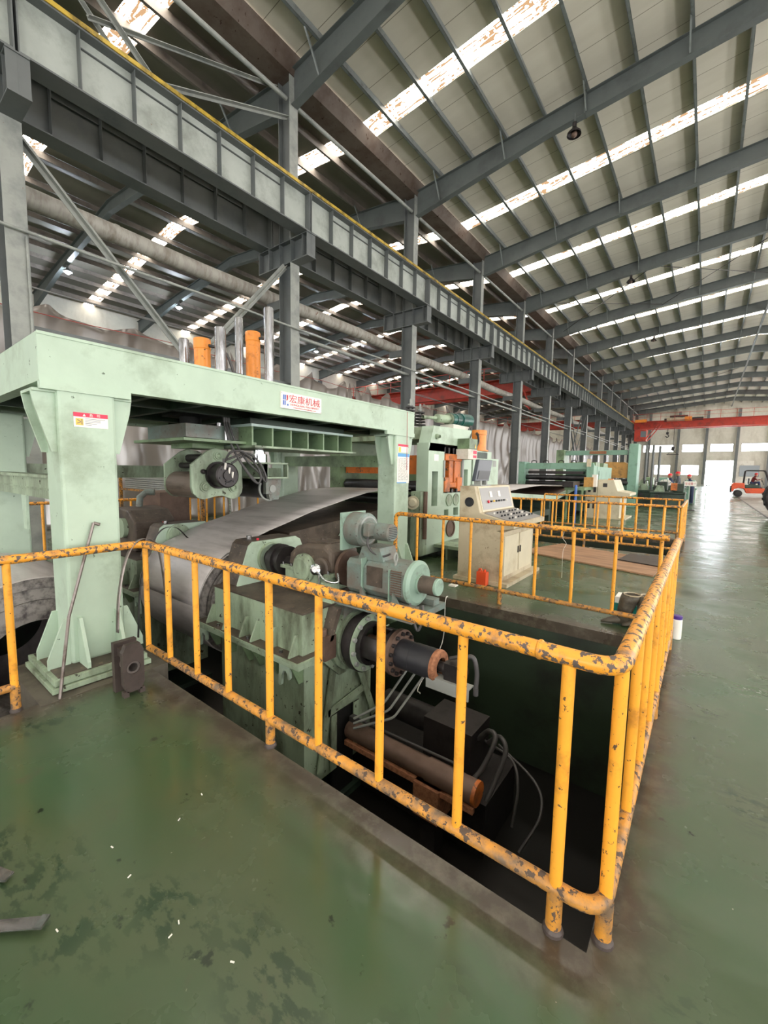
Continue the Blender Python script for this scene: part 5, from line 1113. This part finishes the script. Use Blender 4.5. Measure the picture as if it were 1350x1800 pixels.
MB().box(LX-.2, LX+.0, 6.2, 6.43, .1, 1.25).build('side_bracket', M_mint_d, t); MB().cyl((LX+.02, 6.33, .4), (LX+.02, 6.33, 1.25), .04, n=14).build('brown_post', M_brownst, t)
MB().lathe((LX-.15, 6.2, 1.05), (.3,-1,0), [(0,.12),(.05,.12),(.05,.09),(.08,.06),(.08,0)], 24).build('bearing_end', M_cream, t)
MB().box(-3.95, -3.3, 6.7, 7.9, .2, .26).box(-3.34, -3.3, 6.7, 7.9, 0, .26).box(-3.7, -3.66, 6.7, 7.9, 0, .2).build('base_step', M_mint_d, t)
MB().tube(cat_rom([(LX-.05,8.05,2.47),(LX-.02,8.12,2.56),(LX+.0,8.1,2.4),(LX+.05,7.95,2.26)]), .015, 8).build('cable', M_hose, t)
t = thing('green_gearmotor', 'dark green gear motor lying on top of the leveller stand', 'motor', (-4.3, 7.6, 2.47))
MB().lathe((-4.2, 6.6, 2.6), (0,1,.06), [(0,.03),(.5,.03),(.5,.08),(.95,.08),(.95,.12),(1.0,.12)], 24).build('drive_tube', M_mint_d, t)
MB().lathe((-4.2, 7.58, 2.66), (0,1,.06), [(0,.13),(.05,.13),(.05,.1),(.2,.11),(.2,.12),(.42,.12),(.42,.14),(.86,.14),(.9,.11),(.9,0)], 28).build('motor_body', M_dkteal, t)
MB().lathe((-4.2, 8.48, 2.71), (0,1,.06), [(0,.08),(.08,.07),(.08,.04),(.16,.03),(.16,0)], 20).build('fan_end', M_chrome, t)
MB().box(-4.35, -4.05, 7.5, 8.2, 2.47, 2.55).build('motor_foot', M_offwhite, t)
for i, y in enumerate((6.78, 7.12)):
    t = thing('spring_stack', 'ribbed spring tie rod above the leveller, %s' % ['left', 'right'][i], 'spring', (-4.6, y, 2.42), 'spring tie rods')
    mb = MB(); [mb.lathe((-4.6, y, 2.5+.06*k), (0,0,1), [(0,.06),(.01,.12-.006*k),(.03,.12-.006*k),(.04,.06)], 22) for k in range(6-i)]; mb.build('coils', M_darkst, t)
    MB().cyl((-4.6, y, 2.42), (-4.6, y, 2.98-.05*i), .022, n=10).lathe((-4.6, y, 2.86-.06*i), (0,0,1), [(0,.05),(.03,.05),(.03,.0)], 6).build('rod', M_flange, t)
# second stand with orange cylinder
t = thing('shear_stand', 'pale green machine housing behind the console monitor', 'machine housing', (-4.4, 9.6, 0))
MB().prism([(8.75,0),(10.2,0),(10.2,1.94),(9.75,1.94),(9.75,2.1),(8.9,2.1),(8.75,1.9)], 'x', -4.5, -4.2).build('side_housing', M_mint, t)
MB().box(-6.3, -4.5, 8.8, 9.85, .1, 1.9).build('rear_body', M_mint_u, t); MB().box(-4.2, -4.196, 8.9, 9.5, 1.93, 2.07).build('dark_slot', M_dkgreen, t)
MB().box(-4.2, -4.196, 9.85, 10.05, 1.75, 1.9).build('plate', M_flange, t)
t = thing('hydraulic_cylinder', 'orange cylinder standing on the housing behind the monitor', 'hydraulic cylinder', (-4.35, 9.3, 2.1))
MB().lathe((-4.35, 9.3, 2.1), (0,0,1), [(0,.24),(.03,.24),(.03,.185),(.38,.185),(.385,.195),(.48,.195),(.49,.18),(.49,0)], 32).build('barrel', M_orange, t)
MB().cyl((-4.3, 9.1, 2.5), (-4.2, 8.95, 2.45), .03, n=10).tube(cat_rom([(-4.2,8.95,2.45),(-4.15,8.88,2.3),(-4.2,8.85,2.15)]), .025, 8).build('hose_fitting', M_blackpl, t)
t = thing('white_control_box', 'cream control box between the columns left of the roller table', 'cabinet', (-6.2, 11.7, 0))
MB().box(-7.0, -6.4, 12.0, 12.9, 0, 1.95).build('box_body', M_cream, t); MB().box(-6.4, -6.39, 12.15, 12.6, 1.0, 1.7).build('opening_shade', M_dkgreen, t)  # dark panel painted as the shade inside an opening

# ================================================================== DOWNSTREAM LINE
t = thing('roller_table', 'green-edged table sloping down past the second pit with a steel sheet on it', 'table', (-5, 12, 0))
MB().prism([(10.25,1.11),(15.0,.85),(15.0,.74),(10.25,.99)], 'x', -4.1, -4.0).prism([(10.25,1.11),(15.0,.85),(15.0,.74),(10.25,.99)], 'x', -6.3, -6.2).build('side_rail', M_mint, t)
MB().prism([(10.3,1.08),(15.0,.83),(15.0,.78),(10.3,1.03)], 'x', -6.2, -4.1).build('table_top', M_brownst, t)
MB().box(-6.2, -4.1, 10.4, 10.6, 0, 1.0).box(-6.2, -4.1, 14.4, 14.6, 0, .75).box(-6.2,-4.05,10.6,14.4,.25,.45).build('table_legs', M_dkgreen, t)
t = thing('exit_table', 'green-edged table rising beyond the second pit', 'table', (-5, 16.5, 0))
MB().prism([(15.05,.87),(17.8,1.16),(17.8,1.04),(15.05,.74)], 'x', -4.1, -4.0).prism([(15.05,.87),(17.8,1.16),(17.8,1.04),(15.05,.74)], 'x', -6.3, -6.2).build('side_rail', M_mint, t)
MB().prism([(15.05,.85),(17.8,1.14),(17.8,1.09),(15.05,.8)], 'x', -6.2, -4.1).build('table_top', M_brownst, t)
MB().box(-6.2, -4.1, 15.2, 15.4, 0, .8).box(-6.2, -4.1, 17.6, 17.8, 0, 1.1).build('table_legs', M_dkgreen, t)
P = [(11.0,1.10),(12,1.16),(13,1.20),(14,1.22),(15,1.20),(16,1.17),(17.4,1.17)]
mb = MB(); V = [(x, y, z) for y, z in P for x in (-6.15, -4.3)]; mb.add(V, [(2*i, 2*i+1, 2*i+3, 2*i+2) for i in range(len(P)-1)], True)
o = mb.build('steel_sheet', M_coil); o.modifiers.new('gauge', 'SOLIDIFY').thickness = .015; tag(o, 'steel sheet bowing over the green-edged table', 'steel sheet')
t = thing('roll_feeder', 'green arched roll feeder across the line beyond the tables', 'feeder', (-4.9, 18.2, 0))
MB().prism([(-6.15,2.05),(-3.57,2.05),(-3.5,1.8),(-6.3,1.8)], 'y', 18.1, 18.3).build('arch_beam', M_greenface, t)
MB().box(-3.75, -3.5, 17.9, 18.5, 0, 1.95).build('upright', M_greenface, t); MB().box(-6.45, -6.2, 17.9, 18.5, 0, 2.1).build('upright', M_greenface, t)
for z in (1.45, 1.2): MB().cyl((-6.2, 18.2, z), (-3.75, 18.2, z), .11, n=20).build('roll', M_dkroll, t)
MB().box(-6.1, -3.9, 18.1, 18.35, 1.6, 1.72).build('dark_bar', M_darkst, t)
mb = MB(); [mb.tube([(x-.1,18.2,2.05),(x-.1,18.2,2.13),(x,18.2,2.16),(x+.1,18.2,2.13),(x+.1,18.2,2.05)], .02, 8) for x in (-5.9,-5.4,-4.8,-4.3)]; mb.build('lifting_loops', M_darkst, t)
MB().box(-3.75, -3.6, 17.85, 17.9, 1.9, 2.2).build('cream_box', M_cream, t)
t = thing('guide_stand', 'small side guide with yellow blocks right of the roll feeder', 'guide', (-3.6, 16.5, 0))
MB().box(-3.95, -3.3, 15.6, 17.0, 1.05, 1.15).box(-3.4, -3.34, 15.6, 15.66, 0, 1.05).box(-3.9, -3.84, 15.6, 15.66, 0, 1.05).build('guide_frame', M_mint_u, t)
MB().box(-3.55, -3.25, 16.6, 16.9, 1.15, 1.5).build('yellow_block', M_ochre, t); MB().box(-3.3, -3.15, 16.7, 16.95, 1.15, 1.6).build('white_block', M_white, t)
MB().box(-3.95, -3.6, 15.3, 16.2, 1.15, 1.35).build('dark_carriage', M_darkst, t)
MB().cyl((-3.3, 14.4, 0), (-3.3, 14.4, 1.25), .04, n=12).build('blue_post', M_txtblue, t)
t = thing('green_cabinet', 'large blue-green machine cabinet beyond the roll feeder', 'machine cabinet', (-3.9, 20, 0))
MB().box(-4.7, -3.5, 18.6, 21.8, .1, 1.92).build('cabinet_body', M_greenface, t, bevel=.02); MB().box(-3.5, -3.48, 18.9, 21.5, .35, 1.75).build('cabinet_door', M_greenface, t)
MB().prism([(18.7,1.92),(19.6,1.92),(19.5,2.1),(18.8,2.1)], 'x', -4.6, -3.6).prism([(20.3,1.92),(21.4,1.92),(21.3,2.1),(20.4,2.1)], 'x', -4.6, -3.6).build('top_tray', M_mint_u, t)
t = thing('rear_gantry', 'far green gantry with chrome posts over an orange machine block', 'machine frame', (-4, 26, 0))
MB().box(-6.2, -3.25, 24.3, 24.6, 2.62, 2.86).build('top_beam', M_greenface, t); MB().box(-5.0, -4.2, 24.27, 24.3, 2.68, 2.82).build('rusty_plate', M_ring, t)
MB().box(-3.15, -2.75, 24.0, 25.0, 0, 3.15).build('column', M_greenface, t, bevel=.02); MB().box(-6.6, -6.2, 24.0, 25.0, 0, 2.9).build('column', M_mint_u, t)
[MB().cyl((x, 24.45, 1.1), (x, 24.45, 2.62), .07, n=14).build('chrome_post', M_chrome, t) for x in (-5.8,-5.3,-4.6,-4.2,-3.7)]
MB().prism([(-4.35,1.45),(-3.15,1.45),(-3.15,2.12),(-3.35,2.25),(-4.2,2.25),(-4.35,2.1)], 'y', 24.2, 25.2).build('orange_block', M_ochre, t)
MB().box(-4.4, -3.1, 24.3, 25.1, 1.15, 1.4).cyl((-4.4, 24.1, 1.2), (-3.1, 24.1, 1.2), .12, n=18).build('dark_rolls', M_dkroll, t); MB().box(-4.5, -3.0, 24.2, 25.2, 0, 1.1).build('base', M_greenface, t)
for i, x in enumerate((-2.6, -2.35, -2.1)):
    o = MB().cyl((x, 26+i*.6, 0), (x, 26+i*.6, 3.2), .06, n=14).build('vertical_pipe', M_steel); tag(o, 'tall grey vertical pipe beside the far gantry, %s from the left' % ORDN[i], 'pipe', 'vertical pipes by the far gantry')
t = thing('cream_console', 'cream control console with dark vent slots beyond the second pit', 'console', (-2.9, 17.6, 0))
Pq = [(-3.1,.05),(-2.35,.05),(-2.35,.78),(-2.05,.86),(-2.05,.95),(-2.45,1.02),(-2.6,1.42),(-3.1,1.42)]
MB().prism([(x-.05, z) for x, z in Pq], 'y', 17.0, 18.6).build('console_body', M_cream, t, bevel=.006); MB().box(-3.55, -3.16, 17.0, 18.6, 0, 1.4).build('side_cabinet', M_cream, t)
MB().box(-3.3, -2.2, 16.95, 18.65, 0, .05).build('plinth', M_cream, t)
mb = MB()
for x in (-3.47, -3.29):
    for z in (.35, .95): mb.box(x, x+.09, 16.99, 17.0, z, z+.3)
mb.box(-2.98, -2.84, 16.99, 17.0, 1.15, 1.29); mb.build('vent_slots', M_darkst, t)
MB().box(-2.86, -2.7, 17.2, 17.4, 1.42, 1.46).build('orange_lamp', M_orange, t)
# machine tools by the aisle
def lathe_machine(x, y, lab, body, sc=1.0):
    t = thing('machine_tool', lab, 'machine', (x, y, 0), 'machines along the aisle')
    MB().box(x-.9*sc, x+.6*sc, y-.3, y+.35, 0, .75*sc).box(x-.95*sc, x+.65*sc, y-.35, y+.3, .75*sc, .85*sc).build('bed', body, t, bevel=.02)
    MB().box(x+.1*sc, x+.55*sc, y-.35, y+.3, .85*sc, 1.3*sc).build('headstock', body, t, bevel=.05)
    MB().lathe((x+.1*sc, y-.02, 1.1*sc), (-1,0,0), [(0,.2),(.08,.2),(.1,.14),(.14,.08),(.14,0)], 24).build('chuck', M_chrome, t)
    MB().prism([(x-.75*sc,.85*sc),(x-.3*sc,.85*sc),(x-.35*sc,1.15*sc),(x-.62*sc,1.18*sc)], 'y', y-.2, y+.2).build('carriage', M_mint_d, t)
    MB().tube(cat_rom([(x-.5*sc,y-.1,1.1*sc),(x-.45*sc,y-.15,1.3*sc),(x-.3*sc,y-.1,1.35*sc)]), .02, 8).cyl((x-.6*sc, y-.36, .6*sc), (x-.6*sc, y-.45, .6*sc), .1, n=16).build('hand_wheel', M_darkst, t)
    return t
lathe_machine(-2.1, 26.0, 'green machine tool beyond the cream console, left of the group', M_dkgreen)
lathe_machine(-1.35, 25.2, 'dark green machine tool nearest the aisle sign', M_dkgreen, .95)
lathe_machine(-2.4, 29.5, 'pale green machine tool behind the others', M_greenface, 1.15)
lathe_machine(-3.4, 33.0, 'pale machine tool near the far columns', M_mint_u, 1.15)
lathe_machine(-1.1, 31.5, 'pale green machine tool beside the workers', M_greenface, 1.05)
t = thing('round_guard', 'white segmented round guard above the machine tools', 'guard', (-1.95, 27.3, 1.0))
for i in range(5):
    a0 = R(10+34*i); MB().prism([(-1.75,1.05)]+[(-1.75+.36*math.cos(a0+R(k*7)), 1.05+.36*math.sin(a0+R(k*7))) for k in range(5)], 'y', 27.2, 27.3).build('guard_segment', M_white, t)
MB().box(-2.3, -1.2, 27.2, 27.5, 0, 1.02).build('guard_base', M_dkgreen, t)
o = MB().box(-1.35, -1.1, 24.6, 24.9, .9, 1.25).build('orange_box', M_orange_d); tag(o, 'orange control box on the machine by the aisle sign', 'box')
t = thing('floor_sign', 'white floor sign with red lettering on two legs at the aisle edge', 'sign', (-.55, 24.2, 0))
MB().box(-.80, -.35, 24.2, 24.22, 1.14, 1.36).build('sign_board', M_white, t)
text('sign_lettering', '安全第一', .13, (-.775, 24.195, 1.19), (1,0,0), (0,0,1), M_txtred, t, fit=(.4,.12))
for x in (-.74, -.42): MB().cyl((x, 24.21, 0), (x, 24.21, 1.14), .015, n=8).build('leg', M_flange, t)
MB().box(-.8, -.34, 24.0, 24.45, 0, .03).build('base_plate', M_darkst, t)
t = thing('stretcher_cart', 'narrow work shelf behind the floor sign beside the doorway', 'shelf', (-.2, 27, 0))
MB().box(-.75, .15, 27, 27.5, 1.12, 1.17).build('shelf_top', M_flange, t); MB().box(-.7, -.66, 27.05, 27.45, 0, 1.12).box(.0, .04, 27.05, 27.45, 0, 1.12).build('leg', M_mint, t)

# ================================================================== PEOPLE
def person(x, y, rz, lab, shirt, trousers, pose='stand', h=1.72, z0=0., helmet=True):
    t = thing('person', lab, 'person', (x, y, z0)); c, s = math.cos(rz), math.sin(rz); k = h/1.72
    def W(u, v, z): return (x+(u*c-v*s)*k, y+(u*s+v*c)*k, z0+z*k)      # u forward, v left
    if pose == 'sit':
        J = {'pel':(0,0,.16,.13),'che':(.10,0,.46,.14),'nec':(.16,0,.63,.06),'hed':(.22,0,.76,.095),
             'kl':(.42,.12,.20,.075),'al':(.50,.12,-.22,.05),'tl':(.66,.12,-.26,.04),'kr':(.42,-.12,.20,.075),'ar':(.50,-.12,-.22,.05),'tr':(.66,-.12,-.26,.04),
             'sl':(.12,.19,.57,.065),'el':(.28,.24,.36,.045),'hl':(.50,.14,.42,.032),'sr':(.12,-.19,.57,.065),'er':(.28,-.24,.36,.045),'hr':(.50,-.14,.42,.032)}
    else:
        b = .16 if pose == 'lean' else .0; r_ = .12 if pose == 'lean' else .06
        J = {'pel':(0,0,.92,.13),'che':(b*.7,0,1.25,.14),'nec':(b,0,1.44,.06),'hed':(b+.04,0,1.59,.095),
             'kl':(.03,.10,.50,.065),'al':(-.02,.11,.09,.045),'tl':(.14,.12,.04,.04),'kr':(.06,-.10,.50,.065),'ar':(.0,-.11,.09,.045),'tr':(.16,-.12,.04,.04),
             'sl':(b,.18,1.37,.06),'el':(b+r_,.22,1.08,.045),'hl':(b+r_+.22,.16,1.02,.032),'sr':(b,-.18,1.37,.06),'er':(b+r_,-.22,1.08,.045),'hr':(b+r_+.22,-.14,1.02,.032)}
    names_ = list(J); E = [('pel','che'),('che','nec'),('nec','hed'),('pel','kl'),('kl','al'),('al','tl'),('pel','kr'),('kr','ar'),('ar','tr'),('che','sl'),('sl','el'),('el','hl'),('che','sr'),('sr','er'),('er','hr')]
    off = ORG[t.name]
    me = bpy.data.meshes.new('body'); me.from_pydata([tuple(Vector(W(*J[n_][:3]))-Vector(off)) for n_ in names_], [(names_.index(a), names_.index(b_)) for a, b_ in E], [])
    o = bpy.data.objects.new('body', me); COL.objects.link(o); o.parent = t; ORG[o.name] = off
    sk = o.modifiers.new('skin', 'SKIN'); sk.use_smooth_shade = True; sl = me.skin_vertices[0].data
    for i, n_ in enumerate(names_): sl[i].radius = (J[n_][3]*k, J[n_][3]*k); sl[i].use_root = (i == 0)
    o.modifiers.new('sub', 'SUBSURF').levels = 1; o.modifiers['sub'].render_levels = 2
    me.materials.append(shirt)
    hx, hy, hz = J['hed'][:3]
    hc = W(hx, hy, hz+.02); mb = MB().sphere(hc, .1*k, 16, 1.2); mb.sphere(W(hx+.1, 0, hz), .018*k, 8); mb.sphere(W(hx, .1, hz+.01), .02*k, 8); mb.sphere(W(hx, -.1, hz+.01), .02*k, 8); mb.build('head', M_skin, t)
    if helmet:
        V = MB(); V.lathe(W(hx, hy, hz+.07), (0,0,1), [(0,.135*k),(.012*k,.118*k),(.06*k,.108*k),(.1*k,.075*k),(.12*k,.03*k),(.122*k,0)], 18); V.build('helmet', M_helmet, t)
    # trousers and hands
    tr = MB()
    for a, b_, r0, r1 in (('pel','kl',.11,.08),('kl','al',.078,.06),('pel','kr',.11,.08),('kr','ar',.078,.06)):
        tr.cyl(W(*J[a][:3]), W(*J[b_][:3]), r0*k, r1*k, n=12); tr.sphere(W(*J[b_][:3]), r1*k, 10)
    tr.sphere(W(*J['pel'][:3]), .145*k, 14, .8); tr.build('trousers', trousers, t)
    for q in ('hl', 'hr'):
        u, v, z = J[q][:3]; hm = MB().obox(W(u+.04, v, z), Vector((c,s,0))*.045*k, Vector((-s,c,0))*.035*k, Vector((0,0,1))*.014*k)
        for f in range(4): hm.cyl(W(u+.08, v-.027+.018*f, z), W(u+.15-.01*abs(f-1.5), v-.03+.02*f, z-.02), .009*k, .007*k, 8)
        hm.cyl(W(u+.03, v+.03, z), W(u+.08, v+.06, z-.01), .01*k, .008*k, 8); hm.build('hand', M_skin, t)
    return t
person(-1.42, 27.9, R(200), 'person in dark clothes and red helmet bending at the machine tools', M_cloth_b, M_cloth_b, 'lean', 1.68)
person(-1.27, 29.2, R(190), 'person in grey clothes and red helmet standing taller behind the machine tools', M_cloth_g, M_cloth_b, 'stand', 1.8)
person(-.62, 30.2, R(200), 'person in blue and red helmet working behind the floor sign', M_cloth_b, M_cloth_b, 'lean', 1.66)

# ================================================================== FORKLIFT and LOADER TYRE
FX, FY = 3.2, 45.0
t = thing('forklift', 'orange forklift truck parked across the right aisle', 'forklift', (FX, FY, 0))
MB().prism([(FX-1.55,.45),(FX-1.55,.95),(FX-1.45,1.12),(FX-.75,1.12),(FX-.7,.72),(FX+1.05,.72),(FX+1.05,.35),(FX-.6,.30),(FX-.75,.65),(FX-1.1,.72),(FX-1.35,.6),(FX-1.45,.4)][:12], 'y', FY-.5, FY+.5).build('chassis', M_forkor, t, bevel=.04)
MB().box(FX-.72, FX+.2, FY-.49, FY+.49, .74, .98).build('battery_cover', M_dkgreen, t, bevel=.03)
MB().box(FX-1.62, FX-1.5, FY-.48, FY+.48, .35, .9).build('counterweight', M_darkst, t, bevel=.04)
mb = MB()
for y in (FY-.45, FY+.45): mb.tube(fillet([(FX-.8,y,1.05),(FX-.75,y,2.12),(FX+.45,y,2.12),(FX+.85,y,1.0)], .12), .04, 10)
for x in (-.7, -.4, -.1, .2, .45): mb.cyl((FX+x, FY-.45, 2.12), (FX+x, FY+.45, 2.12), .025, n=8)
mb.build('overhead_guard', M_darkst, t)
MB().prism([(FX+.95,.1),(FX+1.2,.1),(FX+1.2,2.1),(FX+.95,2.1)], 'y', FY-.4, FY-.3).prism([(FX+.95,.1),(FX+1.2,.1),(FX+1.2,2.1),(FX+.95,2.1)], 'y', FY+.3, FY+.4).box(FX+1.2, FX+1.3, FY-.45, FY+.45, .2, .7).build('mast', M_darkst, t)
MB().box(FX+1.3, FX+2.3, FY-.3, FY-.18, .08, .13).box(FX+1.3, FX+2.3, FY+.18, FY+.3, .08, .13).build('fork', M_darkst, t)
for x, r in ((-1.1, .27), (.75, .33)):
    for y in (FY-.5, FY+.38): MB().lathe((FX+x, y-.06, r), (0,1,0), [(0,0),(0,r*.5),(.02,r*.9),(.04,r),(.16,r),(.18,r*.9),(.2,r*.5),(.2,0)], 24).build('wheel', M_rubber, t)
MB().tube([(FX+.45,FY,1.0),(FX+.32,FY,1.38)], .02, 8).tube([(FX+.3+.02*math.cos(a), FY+.16*math.cos(a), 1.4+.16*math.sin(a)) for a in [2*PI*i/16 for i in range(17)]], .015, 8).build('steering_wheel', M_blackpl, t)
MB().box(FX-.5, FX-.05, FY-.22, FY+.22, .98, 1.08).box(FX-.55, FX-.45, FY-.22, FY+.22, 1.08, 1.5).build('driver_seat', M_blackpl, t)
person(FX-.28, FY, 0, 'person in dark red jacket and red helmet driving the forklift', M_cloth_r, M_cloth_b, 'sit', 1.72, 1.0)
t = thing('loader_wheel', 'huge black loader tyre at the right edge of the aisle', 'wheel', (2.72, 23.2, 0))
MB().lathe((2.72, 22.9, .82), (0,1,0), [(.02,.38),(0,.5),(.04,.74),(.1,.82),(.5,.82),(.56,.74),(.6,.5),(.58,.38)], 48).build('tyre', M_rubber, t)
MB().lathe((2.72, 22.95, .82), (0,1,0), [(.04,0),(.04,.2),(.0,.3),(.0,.38),(.5,.38)], 32).build('rim', M_orange, t)
mb = MB()
for i in range(22):
    a = 2*PI*i/22; mb.obox((2.72+.825*math.cos(a), 23.06, .82+.825*math.sin(a)), Vector((-math.sin(a),0,math.cos(a)))*.045, (0,.14,0), Vector((math.cos(a),0,math.sin(a)))*.015)
    mb.obox((2.72+.825*math.cos(a+.14), 23.34, .82+.825*math.sin(a+.14)), Vector((-math.sin(a+.14),0,math.cos(a+.14)))*.045, (0,.14,0), Vector((math.cos(a+.14),0,math.sin(a+.14)))*.015)
mb.build('tread_lugs', M_rubber, t)
o = MB().cyl((3.2,20.5,.012),(3.2,20.5,.012+.01),.1,n=8) if False else None

o = MB().tube([(GX1+.03, 5.33, 2.5), (GX1+.02, 5.35, 2.1), (GX1+.02, 5.36, 1.62)], .004, 6).build('red_cord', red); tag(o, 'thin dark red cord hanging down the far gantry leg over the notice', 'cord')
o = MB().tube(cat_rom([(-1.2,4.86,.99),(-1.21,4.83,.9),(-1.17,4.82,.84),(-1.2,4.83,.74),(-1.2,4.84,.45)]), .0018, 6).build('white_string', M_white); tag(o, 'thin white string hanging from the railing across the platform', 'string')
